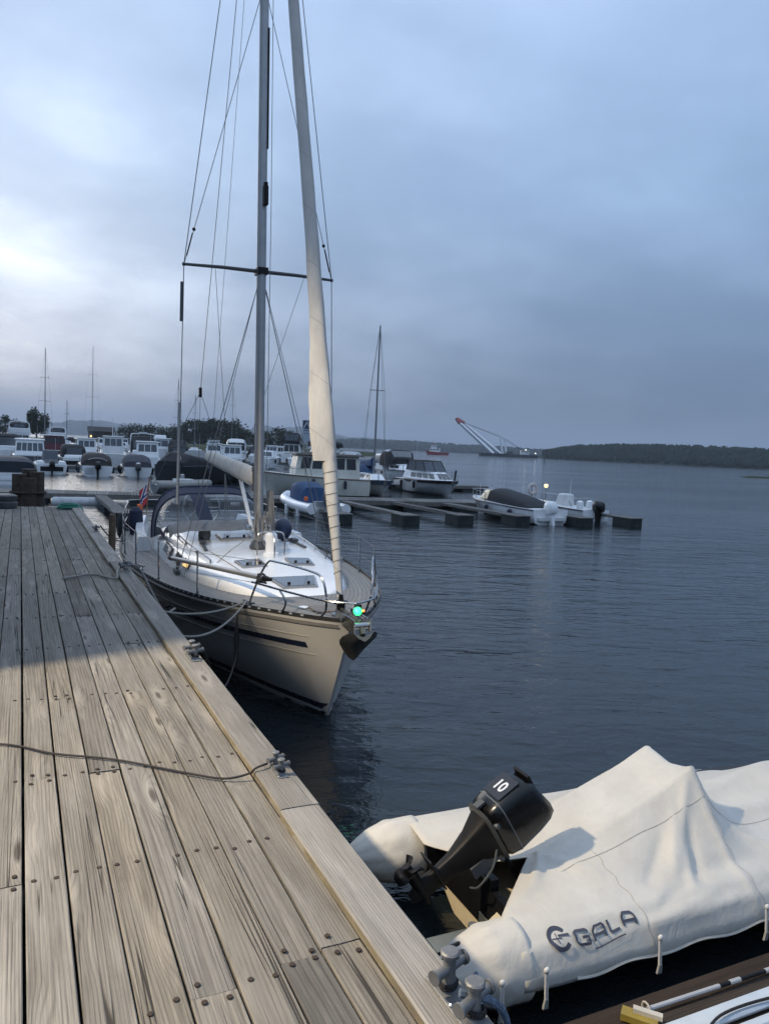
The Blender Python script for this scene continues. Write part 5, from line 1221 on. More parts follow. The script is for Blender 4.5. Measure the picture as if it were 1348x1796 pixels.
# nearer boats on the left
r_ = mboat((-.75, 56.2), 3, 6.8, 2.9, 'boat under a navy cover at the left edge behind the piles', (.75, 1.0), tr=.95)
arch(r_, 'tarpaulin', [(-3.35, 1.38, .95), (-2.5, 1.4, 1.15), (.5, 1.3, 1.2), (2.2, .9, .6), (3.0, .4, .2)], .5, M('navy_tarpaulin', (.014, .022, .034), .7, var=.3, scale=4, bump=.4, bscale=10), e=.3)
b = B(); b.box(-1.3, 1.3, -3.44, -3.41, .28, .44); ob('transom_band', b, WHITE, r_, smooth=False)
r_ = mboat((14.0, 61.2), -52, 10.5, 3.0, 'long boat with black hull and heaped black covers left of the boom', (1.35, 1.55), M('black_hull', (.008, .009, .013), .35, var=.2, coat=.2), tr=.9, deck=BLKC)
arch(r_, 'tarpaulin', [(-5.1, 1.3, .35), (-4.3, 1.42, .95), (-3.0, 1.4, .75), (-.5, 1.35, .35), (3.0, .9, .22)], 1.3, BLKC)
b = B(); b.tube(spline([(-.9, -4.6, 2.0), (-.4, -4.4, 2.3), (.2, -4.5, 2.28), (.9, -4.9, 1.7), (1.2, -5.0, 1.3)], 4), .05, 6); b.tube(spline([(-1.3, -4.3, 1.7), (-.8, -4.0, 2.2), (0, -3.6, 2.15)], 4), .04, 6); ob('cover_rope', b, ROPEG, r_)
r_ = mboat((7.6, 40.5), -80, 2.9, 1.3, 'small grey inflatable tender lying on the first pontoon', (.3, .35), GRYC, tr=.9, cat='dinghy', name='tender'); r_.location.z = .62
b = B()
for s in (-1, 1): b.tube(spline([(s*.5, -1.45, .3), (s*.55, 0, .32), (s*.45, 1.0, .38), (s*.1, 1.4, .42)], 4), .2, 10)
ob('tube', b, M('beige_tube', (.24, .235, .22), .6), r_); b = B(); b.box(-.3, .35, -.4, .5, .35, .62); ob('seat_box', b, OFFW, r_, smooth=False)
# second row
r_ = mboat((.8, 80.2), 0, 7.5, 2.9, 'white cabin boat with a wide band of aft windows and grey transom', (1.2, 1.3), tr=.97)
cabin(r_, 'cabin', -2.6, 2.2, 1.28, 1.0, 1.15, 1.45, .9, .1, .12, WHITE, [('back', 5, .04, .96, .3, .8, GLASS2), ('left', 4, .06, .9, .35, .8, GLASS), ('right', 4, .06, .9, .35, .8, GLASS)], (WHITE, .12, .1))
b = B(); b.box(-1.35, 1.35, -3.80, -3.73, .15, 1.15); ob('transom_panel', b, DGREY, r_, smooth=False); b = B(); b.box(-1.2, 1.2, -4.2, -3.75, .2, .3); ob('bathing_platform', b, OFFW, r_, smooth=False)
r_ = mboat((-1.4, 99), 2, 9, 3.1, 'cruiser with black canopy and pale stern at the far left edge', (1.2, 1.5))
o = arch(r_, 'canopy', [(-3.6, 1.4, 1.5), (-3.0, 1.42, 1.75), (-.6, 1.35, 1.8), (.5, 1.2, 1.3)], 1.25, BLKC, e=.4); endwin(r_, o, 1.0, -3.62, 1.7, 2.6, 1, GLASS2); cabin(r_, 'seat_block', -4.3, -3.7, 1.1, 1.1, 1.0, .7, .05, .05, .1, WHITE)
r_ = mboat((3.6, 104), 4, 8.5, 3.0, 'boat with dark red wheelhouse among the white boats', (1.2, 1.6), M('maroon_hull', (.10, .02, .03), .4), name='fishing_boat', cat='fishing boat')
cabin(r_, 'wheelhouse', -2.2, 1.0, 1.2, 1.0, 1.3, 1.7, .3, .1, .1, M('maroon_hull', (.10, .02, .03), .4), [('back', 4, .05, .95, .45, .85, GLASS), ('left', 3, .05, .95, .5, .85, GLASS), ('right', 3, .05, .95, .5, .85, GLASS)], (OFFW, .15, .1)); antenna(r_, 0, 0, 3, 2.5)
r_ = mboat((4.6, 83), 6, 7, 2.7, 'white sports boat with dark curved canopy screen beside the red wheelhouse', (1.0, 1.2), tr=.95)
o = arch(r_, 'canopy', [(-1.9, 1.1, .9), (-1.4, 1.12, 1.25), (.3, 1.0, 1.3), (1.4, .7, .3)], 1.0, BLKC, e=.4); endwin(r_, o, .75, -1.93, 1.3, 1.95, 1, GLASS2); cabin(r_, 'stern_bench', -3.4, -2.4, .9, 1.1, .95, .35, .05, .1, .1, WHITE)
b = B(); b.box(-1.2, 1.2, -3.56, -3.51, .2, .75); ob('transom_panel', b, BLACK, r_, smooth=False)
r_ = mboat((9.5, 92.5), -4, 8.2, 3.1, 'pale grey fishing boat with tall wheelhouse and railings', (1.3, 1.8), OFFW, name='fishing_boat', cat='fishing boat')
cabin(r_, 'wheelhouse', -1.6, 1.4, 1.15, 1.0, 1.35, 1.85, .25, .05, .08, OFFW, [('back', 3, .08, .92, .45, .88, GLASS2), ('left', 3, .08, .92, .5, .88, GLASS), ('right', 3, .08, .92, .5, .88, GLASS)], (OFFW, .12, .1))
brail(r_, [(-1.25, -3.9, 1.3), (-1.4, -2.5, 1.3), (-1.45, -1.6, 1.32)], .7, .025); brail(r_, [(1.25, -3.9, 1.3), (1.4, -2.5, 1.3), (1.45, -1.6, 1.32)], .7, .025); antenna(r_, .4, .2, 3.2, 2.2); b = B(); b.cyl((0, 1, 3.2), (0, 1, 5.4), .05, .03, 6); b.cyl((-.5, 1, 4.6), (.5, 1, 4.6), .03, n=5); ob('signal_mast', b, OFFW, r_)
r_ = mboat((13.9, 101.5), -5, 9.5, 3.3, 'white cruiser with tall dark two pane windscreen canopy', (1.35, 1.7))
o = arch(r_, 'canopy', [(-3.2, 1.45, 1.5), (-2.6, 1.48, 2.0), (-.4, 1.4, 2.05), (.8, 1.1, 1.2)], 1.4, BLKC, e=.35); endwin(r_, o, 1.15, -3.24, 1.95, 2.95, 2, GLASS2)
cabin(r_, 'stern_lounge', -4.6, -3.35, 1.25, 1.35, 1.2, .55, .05, .15, .1, WHITE); b = B(); b.tube(spline([(-1.45, -2.9, 1.5), (-1.4, -2.4, 3.4), (-1.0, -2.3, 3.7), (1.0, -2.3, 3.7), (1.4, -2.4, 3.4), (1.45, -2.9, 1.5)], 4), .07, 6); ob('radar_arch', b, WHITE, r_); b = B(); b.box(-.5, .5, -2.45, -2.15, 3.7, 3.95); ob('radar', b, OFFW, r_, smooth=False)
r_ = mboat((20.3, 127.5), -6, 9, 3.2, 'white cabin cruiser with square cabin right of the tall dark screen', (1.4, 1.8))
cabin(r_, 'cabin', -2.6, 2, 1.4, 1.1, 1.5, 1.7, .8, .1, .1, WHITE, [('back', 2, .1, .9, .3, .85, GLASS2), ('left', 4, .05, .9, .4, .85, GLASS), ('right', 4, .05, .9, .4, .85, GLASS)], (WHITE, .3, .12)); cabin(r_, 'bridge_screen', -1.0, 1.0, .9, .8, 3.3, .5, .4, .0, .1, WHITE)
r_ = mboat((22.3, 124), -8, 8, 3.0, 'cruiser with black canopy left of the pale tall shroud', (1.2, 1.5)); o = arch(r_, 'canopy', [(-3.4, 1.3, 1.3), (-2.8, 1.4, 1.75), (-.6, 1.3, 1.8), (.5, 1.0, 1.0)], 1.3, BLKC, e=.35); endwin(r_, o, .6, -3.44, 1.9, 2.6, 1, GLASS2)
# flybridge yachts
def fly(loc, rz, label, k=1.0):
    r_ = mboat(loc, rz, 12*k, 4.2*k, label, (1.6*k, 2.2*k), tr=.95, name='motor_yacht', cat='motor yacht')
    cabin(r_, 'saloon', -3.6*k, 3*k, 1.85*k, 1.5*k, 1.6*k, 1.5*k, 1.6*k, .2*k, .25*k, WHITE, [('back', 3, .06, .94, .2, .9, GLASS), ('left', 4, .04, .92, .35, .85, GLASS), ('right', 4, .04, .92, .35, .85, GLASS)], (WHITE, .35*k, .25*k))
    cabin(r_, 'flybridge', -3.9*k, 1.2*k, 1.75*k, 1.3*k, 3.35*k, .85*k, .5*k, -.15*k, .05*k, WHITE); o = arch(r_, 'flybridge_canopy', [(-3.3*k, 1.3*k, .7*k), (-2.6*k, 1.35*k, .95*k), (-.4*k, 1.2*k, .9*k)], 4.2*k, BLKC, e=.4); endwin(r_, o, .9*k, -3.33*k, 4.35*k, 4.85*k, 2, GLASS2)
    b = B(); b.tube(spline([(-1.5*k, -3.2*k, 4.0*k), (-1.3*k, -3.0*k, 5.2*k), (1.3*k, -3.0*k, 5.2*k), (1.5*k, -3.2*k, 4.0*k)], 4), .07, 6); ob('radar_arch', b, WHITE, r_); return r_
fly((-.2, 137), 1, 'largest white flybridge yacht at far left below the lone tree', .92); fly((5.9, 146), -2, 'second white flybridge yacht right of the dark mast', .82)
# white boats behind the boom and mast
r_ = mboat((32.3, 160), -12, 9, 3.0, 'white sailing boat with blue boom cover behind the yacht boom', (1.2, 1.4), name='sailboat', cat='sailboat', tr=.7); cabin(r_, 'coachroof', -1, 2.5, .9, .6, 1.2, .5, .6, .1, .15, WHITE, [('left', 3, .1, .9, .3, .8, GLASS)]); smast(r_, .6, 12.5); arch(r_, 'boom_cover', [(-3, .15, .35), (0, .2, .5)], 2.2, BLUEC)
r_ = mboat((36.8, 163), -10, 9, 3.0, 'white cruiser with a tall upright screen behind the yacht boom', (1.4, 1.7)); cabin(r_, 'cabin', -2.4, 1.8, 1.3, 1.0, 1.5, 1.8, .7, .1, .12, WHITE, [('back', 2, .1, .9, .35, .85, GLASS2), ('left', 3, .1, .9, .4, .85, GLASS)], (OFFW, .2, .1))
r_ = mboat((40.4, 178), -12, 8, 2.8, 'boat with a blue cover behind the raised yacht boom', (1.1, 1.4)); arch(r_, 'tarpaulin', [(-3.9, 1.2, .5), (-2, 1.3, 1.1), (1.5, 1.0, .9), (3.6, .3, .2)], 1.2, BLUEC)
r_ = mboat((31.0, 121), -14, 10, 3.4, 'white cruiser with white canopy and dark side openings left of the mast', (1.5, 2.0))
o = arch(r_, 'canopy', [(-4.2, 1.5, 1.6), (-3.4, 1.55, 2.1), (-.8, 1.5, 2.15), (.3, 1.2, 1.6)], 1.6, OFFW, e=.4, wins=[(.1, 1.4, 10, 60, GLASS), (.1, 1.4, 120, 170, GLASS)]); endwin(r_, o, 1.25, -4.24, 2.0, 3.1, 2, GLASS); cabin(r_, 'foredeck_cabin', .4, 3.6, 1.3, .6, 1.7, .6, 1.2, .1, .2, WHITE, [('left', 3, .08, .8, .25, .75, GLASS)])
r_ = mboat((29.8, 99.5), -30, 8.5, 3.0, 'white motorboat moored just right of the yacht mast', (1.3, 1.6)); cabin(r_, 'cabin', -1.5, 2.4, 1.15, .8, 1.4, .9, 1.2, .2, .15, WHITE, [('left', 3, .08, .85, .3, .8, GLASS), ('back', 2, .1, .9, .2, .8, GLASS2)])
r_ = mboat((42.8, 128), -24, 11, 3.6, 'tall flybridge cruiser with dark canopy and white hardtop', (1.6, 2.0), name='motor_yacht', cat='motor yacht'); cabin(r_, 'saloon', -3.0, 2.6, 1.5, 1.2, 1.7, 1.7, 1.2, .1, .2, OFFW, [('left', 4, .05, .9, .35, .85, GLASS), ('back', 3, .05, .95, .2, .85, GLASS)], (DGREY, .3, .15)); o = arch(r_, 'bridge_canopy', [(-3.4, 1.4, 1.2), (-2.6, 1.45, 1.7), (-.2, 1.3, 1.6)], 3.55, BLKC, e=.35); endwin(r_, o, 1.1, -3.43, 3.9, 4.9, 3, GLASS2); b = B(); b.box(-.8, .8, -2.4, -.8, 5.6, 5.8); b.cyl((0, -1.6, 5.2), (0, -1.6, 5.6), .1, n=6); ob('radar', b, OFFW, r_, smooth=False)
r_ = mboat((33.0, 79), -20, 7.5, 2.8, 'white boat with pale clear canopy left of the blue covered sailboat', (1.2, 1.4)); arch(r_, 'canopy', [(-2.6, 1.2, 1.0), (-2.0, 1.25, 1.5), (.4, 1.15, 1.5), (1.2, .9, .8)], 1.3, M('pale_vinyl', (.42, .44, .46), .35, var=.2, scale=4), e=.4, wins=[(.2, 1.8, 100, 165, GLASS2), (.2, 1.8, 15, 80, GLASS2)]); arch(r_, 'front_cover', [(1.2, .9, .8), (3.0, .4, .3)], 1.2, OFFW)
# ---- trawler behind the furled sail, side on
r_ = mboat((17.6, 48.2), 84, 7.2, 2.8, 'white trawler yacht with brown trimmed wheelhouse behind the furled sail', (1.15, 1.5), CREAM, name='trawler', cat='boat', stripe=M('varnish', (.16, .09, .045), .4))
cabin(r_, 'wheelhouse', -2.9, 1.5, 1.15, .95, 1.15, 1.5, .25, .1, .06, CREAM, [('left', 5, .05, .95, .42, .9, GLASS), ('right', 5, .05, .95, .42, .9, GLASS), ('front', 3, .06, .94, .45, .9, GLASS), ('back', 2, .1, .9, .4, .9, GLASS)], (M('brown_roof', (.10, .085, .075), .6), .25, .12))
brail(r_, [(.95, 1.6, 1.25), (.85, 2.4, 1.35), (.4, 3.3, 1.48), (0, 3.5, 1.5)], .5); brail(r_, [(-.95, 1.6, 1.25), (-.85, 2.4, 1.35), (-.4, 3.3, 1.48), (0, 3.5, 1.5)], .5)
cabin(r_, 'bridge_box', -1.6, .2, .8, .7, 2.8, .45, .2, .05, .06, OFFW); arch(r_, 'bridge_cover', [(-1.7, .85, .35), (-.8, .85, .5), (.3, .75, .35)], 3.2, BLKC); antenna(r_, .4, -.8, 3.3, 1.8)
# ---- inflatable with outboard in front of it
r_ = mboat((12.6, 35.0), 3, 4.6, 1.9, 'white inflatable with blue cover and large black outboard beside the furled sail', (.5, .7), OFFW, cat='dinghy', name='inflatable_boat')
b = B()
for s in (-1, 1): b.tube(spline([(s*.85, -2.4, .42), (s*.88, -.5, .45), (s*.75, 1.3, .6), (s*.15, 2.4, .72)], 5), .24, 12)
ob('tube', b, WHITE, r_); arch(r_, 'tarpaulin', [(-.6, .62, .75), (.1, .66, 1.0), (1.0, .6, .9), (1.4, .4, .3)], .55, BLUEC, e=.45); outb(r_, -2.35, .72, 1.35, DGREY); b = B(); b.box(-.6, .6, -2.25, -1.9, .3, .75); ob('transom_seat', b, GREYP, r_, smooth=False)
b = B(); b.sphere((-.62, -1.1, .8), .11, 10, (1, 1, 1)); ob('orange_float', b, M('orange_buoy', (.55, .10, .02), .6), r_)
# ---- small sailing boat with blue tarpaulin, bow to the right
r_ = mboat((22.9, 50.6), 172, 7.2, 2.5, 'small white sailboat with blue tarpaulin and navy sheer stripe', (.95, 1.15), OFFW, name='sailboat', cat='sailboat', stripe=NAVYP)
b = B(); b.box(-1.0, 1.0, -3.4, 1.4, .62, .86); cabin(r_, 'coachroof', -.8, 2.1, .85, .5, 1.0, .5, .8, .1, .15, WHITE, [('left', 3, .1, .85, .3, .8, GLASS), ('right', 3, .1, .85, .3, .8, GLASS)])
for s in (-1, 1):
    b = B(); pts = [(0, .85), (.4, 1), (.65, .93), (.85, .62), (.95, .3), (.985, .12)]; rows = []
    for t_, w_ in pts:
        w = 1.25*w_+.012; y = -3.6+7.2*t_; z = .95+.2*t_**1.6; rows.append([(s*w, y, z-.05), (s*(w-.05), y, z-.33)])
    b.loft(rows, False, False); ob('sheer_stripe', b, M('navy_band', (.03, .05, .085), .4), r_)
arch(r_, 'tarpaulin', [(-3.3, .9, .4), (-2.4, .95, .95), (-.9, .55, 1.15), (.1, .3, .55)], 1.0, BLUEC); arch(r_, 'sail_bundle', [(-2.6, .18, .35), (-.2, .26, .5), (.3, .2, .6)], 2.0, BLUEC); smast(r_, .55, 11.9, spr=(.62,), w=.75); brail(r_, [(-.75, 2.2, 1.05), (-.4, 3.2, 1.1), (0, 3.5, 1.12), (.4, 3.2, 1.1), (.75, 2.2, 1.05)], .5, .018)
# ---- two cabin cruisers
r_ = mboat((28.5, 52.0), 174, 9.0, 2.9, 'white cabin cruiser with black roof frame and raked windscreen, nearest on the right', (1.0, 1.2), OFFW, tr=.95, stripe=BLACK)
b = B(); rows = []
for s in (-1, 1):
    b = B(); rows = []
    for t_, w_ in ((0, .95), (.4, 1), (.65, .93), (.85, .62), (.95, .3), (.985, .12)): w = 1.45*w_+.012; y = -4.5+9.0*t_; z = 1.0+.2*t_**1.6; rows.append([(s*w, y, z-.02), (s*(w-.04), y, z-.22)])
    b.loft(rows, False, False); ob('sheer_band', b, BLACK, r_)
cabin(r_, 'cabin', -2.9, 3.2, 1.25, .62, 1.05, .66, 1.3, .2, .18, WHITE, [('right', 4, .22, .93, .25, .78, GLASS), ('left', 4, .22, .93, .25, .78, GLASS), ('front', 3, .06, .94, .25, .85, GLASS)])
c, e, F_ = face_quads(-2.6, 1.0, 1.02, .86, 1.70, .80, .85, .1, .12); b = B()
for p, q in zip(c, e): b.tube([p, q], .035, 6)
b.tube(e+[e[0]], .035, 6); b.tube([((c[2][0]+c[3][0])/2, c[2][1], c[2][2]), ((e[2][0]+e[3][0])/2, e[2][1], e[2][2])], .03, 6); b.tube([(0, e[0][1], e[0][2]), (0, e[2][1], e[2][2])], .03, 6); wf = ob('windscreen_frame', b, BLACK, r_)
for f_, us_ in (('front', ((.03, .48), (.52, .97))), ('left', ((.03, .48), (.52, .96))), ('right', ((.03, .48), (.52, .96))), ('top', ((.04, .47), (.53, .96)))):
    for u0_, u1_ in us_: b = B(); b.quadpanel(F_[f_], u0_, u1_, .05, .95, .0, .012); ob('pane', b, VINYL if f_ != 'top' else M('roof_vinyl', (.2, .22, .24), .2), wf, smooth=False)
b = B(); rows = [[(x, -2.6+.1, 1.72+.76*k/3) for x in (-1.0, 0, 1.0)] for k in range(4)]; b.loft(rows, False, False); ob('aft_curtain', b, BLKC, r_)
brail(r_, [(-1.0, 2.2, 1.28), (-.6, 3.3, 1.33), (0, 4.0, 1.36), (.6, 3.3, 1.33), (1.0, 2.2, 1.28)], .45, .02); b = B(); b.cyl((-.25, 3.9, 1.2), (-.3, 4.0, 1.95), .07, n=8); ob('fender', b, BLACK, r_); antenna(r_, .6, -1.5, 2.8, 1.2)
r_ = mboat((31.3, 63.5), 170, 8.6, 3.0, 'white cabin cruiser with black canopy standing behind the nearer cruiser', (1.3, 1.5), WHITE)
cabin(r_, 'aft_cabin', -3.6, -.6, 1.3, 1.3, 1.3, 1.5, .2, .1, .1, WHITE, [('right', 2, .1, .9, .4, .85, GLASS)]); o = arch(r_, 'canopy', [(-1.6, 1.3, 1.2), (-.9, 1.34, 1.5), (.9, 1.25, 1.45), (1.8, 1.0, .7)], 1.75, BLKC, e=.4, wins=[(1.1, 1.9, 105, 135, GLASS2), (1.1, 1.9, 45, 75, GLASS2), (2.1, 2.8, 60, 120, GLASS2)]); LW2 = M('warm_window', (.5, .42, .28), .3, emit=(1, .75, .4), estr=.35)
b = B(); b.box(-1.36, -1.33, -.4, .2, 1.9, 2.6); ob('lit_window', b, LW2, r_, smooth=False); cabin(r_, 'foredeck_cabin', 1.0, 3.2, 1.2, .5, 1.45, .5, .9, .1, .15, WHITE, [('right', 2, .1, .8, .3, .8, GLASS)]); brail(r_, [(-1.0, 2.2, 1.45), (-.5, 3.5, 1.5), (0, 4.2, 1.55), (.5, 3.5, 1.5), (1.0, 2.2, 1.45)], .5, .02)
# ---- outermost small boats
r_ = mboat((22.95, 33.2), 2, 6.6, 2.3, 'white speedboat with black cover and white outboard at the pontoon end', (.72, .95), WHITE, tr=.92, stripe=NAVYP, name='speedboat')
arch(r_, 'tarpaulin', [(-2.6, .85, .12), (-2.0, .9, .36), (-.6, .9, .62), (.7, .8, .8), (1.4, .62, .62)], .70, BLKC, e=.6); c, e, F_ = face_quads(.9, 1.9, .8, .6, .92, .5, .45, -.1, .12); b = B(); b.quadpanel(F_['left'], .05, .95, .0, .9, .01, .03); b.quadpanel(F_['front'], .05, .95, .0, .9, .01, .03); ob('windscreen', b, M('warm_screen', (.55, .5, .38), .3, emit=(1, .85, .5), estr=.12), r_, smooth=False)
b = B(); b.box(-.8, .8, -3.5, -3.25, .2, .35); ob('bathing_platform', b, OFFW, r_, smooth=False); outb(r_, -3.35, .5, 1.2, WHITE, -.1, 12); antenna(r_, -.5, 2.0, .95, .8)
r_ = mboat((27.0, 34.0), 3, 5.2, 2.0, 'small white open boat with black outboard at the far end', (.6, .8), WHITE, tr=.92, name='speedboat')
cabin(r_, 'console', -.6, .4, .35, .3, .6, .7, .25, .05, .05, OFFW, [('front', 1, .1, .9, .4, .95, GLASS2)]); outb(r_, -2.65, .5, 1.15); b = B(); b.tube(spline([(-.8, -1.6, .7), (-.8, -1.5, 1.1), (.8, -1.5, 1.1), (.8, -1.6, .7)], 4), .02, 5); ob('stern_arch', b, STEEL, r_); antenna(r_, .3, -.2, 1.2, .9); b = B(); b.torus((.5, -2.3, .85), .16, .03, 'y', 12, 5); ob('coiled_hose', b, BLACK, r_)
for k, (x, y) in enumerate(((-.5, -1.9), (.45, -1.6))): b = B(); b.lathe([(.16, 0), (.2, .1), (.18, .35), (.08, .42)], (x, y, .62), 12); ob('seat', b, WHITE, r_)
# ---- far small boats
FARL = ['pale open boat', 'white cuddy boat', 'grey cabin boat', 'low white cruiser', 'white boat with dark screen', 'small covered boat']
rr = random.Random(3); far = []; ORD = ('leftmost', 'second from left', 'third from left', 'fourth from left'); cnt = {}
for k, (x, y, a) in enumerate(((8.0, 172, 0), (11.5, 214, 4), (13, 182, -5), (16, 176, 2), (18.3, 196, 0), (20.0, 178, 8), (21, 200, -3), (24.5, 180, 6), (25.5, 222, 0), (29.4, 184, 0), (20.4, 228, 3), (29, 232, 4), (15.0, 205, 2), (34, 236, 0), (33, 190, 3), (44, 188, -6), (50, 190, 4), (56, 196, 0), (48, 150, -20), (54, 156, -15))):
    left_of = ('left of the dark shed' if x/y < .074 else ('below the dark shed' if x/y < .1 else ('right of the dark shed' if x/y < .16 else 'behind the yacht mast')))
    kind = k % 5; cnt[kind] = cnt.get(kind, 0)+1
    r_ = mboat((x, y), a, 6.5+rr.random()*2.5, 2.6, '%s far off, %s, %s' % (('white cuddy boat', 'white boat with dark screen', 'grey covered boat', 'white cabin cruiser', 'pale open boat')[kind], left_of, ORD[min(3, cnt[kind]-1)]), (1.0, 1.3), (WHITE, WHITE, OFFW, WHITE, OFFW)[kind], group='small boats in the farthest rows')
    if kind == 0: cabin(r_, 'cuddy', -.8, 2, 1.0, .6, 1.1, .9, .9, .1, .15, WHITE, [('back', 2, .1, .9, .2, .85, GLASS)])
    elif kind == 1: arch(r_, 'screen', [(-1.6, 1.05, 1.0), (-1.1, 1.1, 1.4), (.6, 1.0, 1.3), (1.4, .7, .3)], 1.1, BLKC)
    elif kind == 2: arch(r_, 'tarpaulin', [(-3, 1.1, .5), (-1.5, 1.2, 1.1), (1.2, 1.0, .9), (2.8, .4, .2)], 1.0, GRYC)
    elif kind == 3: cabin(r_, 'cabin', -2, 1.8, 1.15, .9, 1.1, 1.6, .7, .1, .12, WHITE, [('back', 3, .08, .92, .4, .85, GLASS), ('left', 3, .1, .9, .4, .8, GLASS)], (WHITE, .15, .1))
    else: cabin(r_, 'console', -.5, .6, .5, .4, 1.0, .9, .3, .05, .05, OFFW, [('back', 1, .1, .9, .4, .9, GLASS)])
# more boats that close the gaps in the rows
for x, y, a, L, kind, lab in ((12.2, 86, -3, 7.5, 3, 'white cabin boat between the railed fishing boat and the dark screen'), (1.2, 93, 4, 7, 1, 'white boat with dark screen behind the aft windowed cabin boat'), (7.4, 104, 0, 8, 3, 'white cabin boat behind the brown canopy boat'), (11.4, 116, 2, 8, 0, 'white cuddy boat below the dark shed lamps'), (17.6, 97, -6, 7, 1, 'white boat with dark screen right of the tall two pane screen'), (17.0, 84, -8, 6.5, 2, 'grey covered boat right of the slate covered boat'), (26.5, 117, -10, 8.5, 3, 'white cabin cruiser right of the left shroud'), (35.5, 126, -14, 9, 1, 'white boat with dark screen behind the boom end'), (24.2, 96, -16, 7.5, 3, 'white cabin boat right above the black hull'), (38, 112, -18, 8, 0, 'white cuddy boat just right of the yacht mast'), (-4.5, 116, 2, 9, 3, 'white cabin cruiser at the far left edge'), (45, 148, -16, 9, 3, 'white cabin cruiser left of the tall pylon sign')):
    r_ = mboat((x, y), a, L, 2.8, lab, (1.1, 1.4), (WHITE, WHITE, OFFW, WHITE)[kind]); antenna(r_, .5, 0, 1.8, 2.2)
    if kind == 0: cabin(r_, 'cuddy', -.8, 2, 1.0, .6, 1.1, .9, .9, .1, .15, WHITE, [('back', 2, .1, .9, .2, .85, GLASS), ('left', 2, .1, .9, .3, .8, GLASS)]); outb(r_, -L/2-.1, .9, 1.3)
    elif kind == 1: o = arch(r_, 'screen', [(-1.9, 1.15, 1.1), (-1.3, 1.2, 1.5), (.6, 1.0, 1.4), (1.6, .7, .3)], 1.15, BLKC, e=.4); endwin(r_, o, .8, -1.94, 1.5, 2.2, 2, GLASS2); cabin(r_, 'stern_bench', -3, -2.3, .9, 1.0, 1.1, .35, .05, .1, .1, WHITE)
    elif kind == 2: arch(r_, 'tarpaulin', [(-3, 1.2, .5), (-1.5, 1.25, 1.2), (1.2, 1.0, .9), (2.8, .4, .2)], 1.0, GRYC)
    else: cabin(r_, 'cabin', -2.2, 1.8, 1.2, .9, 1.15, 1.65, .7, .1, .12, WHITE, [('back', 3, .08, .92, .4, .85, GLASS2), ('left', 3, .1, .9, .4, .8, GLASS), ('right', 3, .1, .9, .4, .8, GLASS)], (OFFW, .15, .1))
# far sailing boats: only masts and hulls stand clear
for x, y, h_, lab, w_ in ((3.5, 133, 16.6, 'sailing boat with the thick dark mast at the left', 1.1), (17.5, 222, 27.0, 'sailing boat with the tall mast and many spreaders above the shed', 2.0), (9.6, 190, 11, 'sailing boat with a short thin mast right of the dark mast', .9), (46.2, 184, 16.5, 'sailing boat with a thin mast just left of the yacht mast', 1.2), (27.9, 154, 15, 'sailing boat with mast beside the yacht left shroud', 1.1)):
    r_ = mboat((x, y), 0, 9.5, 3, lab, (1.1, 1.4), name='sailboat', cat='sailboat', tr=.7, group='sailing boats in the far rows'); cabin(r_, 'coachroof', -1, 2.6, .9, .6, 1.2, .5, .6, .1, .15, WHITE, [('left', 3, .1, .9, .3, .8, GLASS), ('back', 1, .3, .7, .1, .9, GLASS)]); smast(r_, .8, h_, spr=(.5, .72), w=w_); arch(r_, 'boom_cover', [(-3.2, .15, .3), (0.4, .2, .45)], 2.3, NAVY)

# ================================================================ trees, shed and sign on the far shore
LEAF = land_mat('leaf_green', (.035, .052, .025), (.075, .09, .04)); BARK = M('bark', (.06, .045, .035), .9, var=.3)
def tree(loc, h, w, seed, label, n=620, crown0=.25, flat=1.0):
    rr = random.Random(seed); t_ = empty('tree', loc, 0, label, 'tree', 'trees on the harbour shore')
    b = B(); tp = [(0, 0, 0), (.02*h*rr.uniform(-1, 1), .02*h, h*.35), (.04*h*rr.uniform(-1, 1), 0, h*.78)]; b.tube(tp, [.03*h, .022*h, .006*h], 7)
    cl = []
    for k in range(26):
        a = rr.random()*6.28; z = h*(crown0+(1-crown0)*rr.uniform(.05, .95)); prof = math.sin(min(1, max(.12, (z/h-crown0)/(1-crown0)*.95+.08))*math.pi)**.6
        r_ = w/2*prof*rr.uniform(.35, .95); c = Vector((r_*math.cos(a), r_*math.sin(a), z)); cl.append((c, w*rr.uniform(.12, .22)))
        b.tube([(0, 0, max(.2*h, z*.75-.05*h)), c*.6+Vector((0, 0, z*.38)), c], [.012*h, .008*h, .003*h], 5)
    ob('trunk', b, BARK, t_)
    b = B(); ls = h*.036
    for k in range(n):
        c, cr = cl[rr.randrange(len(cl))]; d = Vector((rr.gauss(0, 1), rr.gauss(0, 1), rr.gauss(0, .75)*flat)); d = d.normalized()*cr*rr.random()**.4*1.15; p = c+d
        u = Vector((rr.gauss(0, 1), rr.gauss(0, 1), rr.gauss(0, .6))).normalized()*ls*rr.uniform(.7, 1.6); v_ = u.cross(Vector((rr.gauss(0, 1), rr.gauss(0, 1), rr.gauss(0, 1)))).normalized()*ls*rr.uniform(.6, 1.2)
        b.add([p-u, p+v_, p+u, p-v_], [(0, 1, 2, 3)])
    ob('crown', b, LEAF, t_, smooth=False); return t_
tree((5.0, 285, 1.2), 9.6, 8.0, 1, 'lone rounded tree rising above the flybridge yachts', 1800, .25)
for k, (x, y, h_, w) in enumerate(((-10, 290, 8, 9), (-4.5, 292, 7, 7), (-1.0, 300, 5.5, 6))): tree((x, y, 1.2), h_, w, 30+k, ('dense tree at the very left edge', 'second tree from the left edge', 'low bushy tree beside the lone rounded tree')[k], 700, .15)
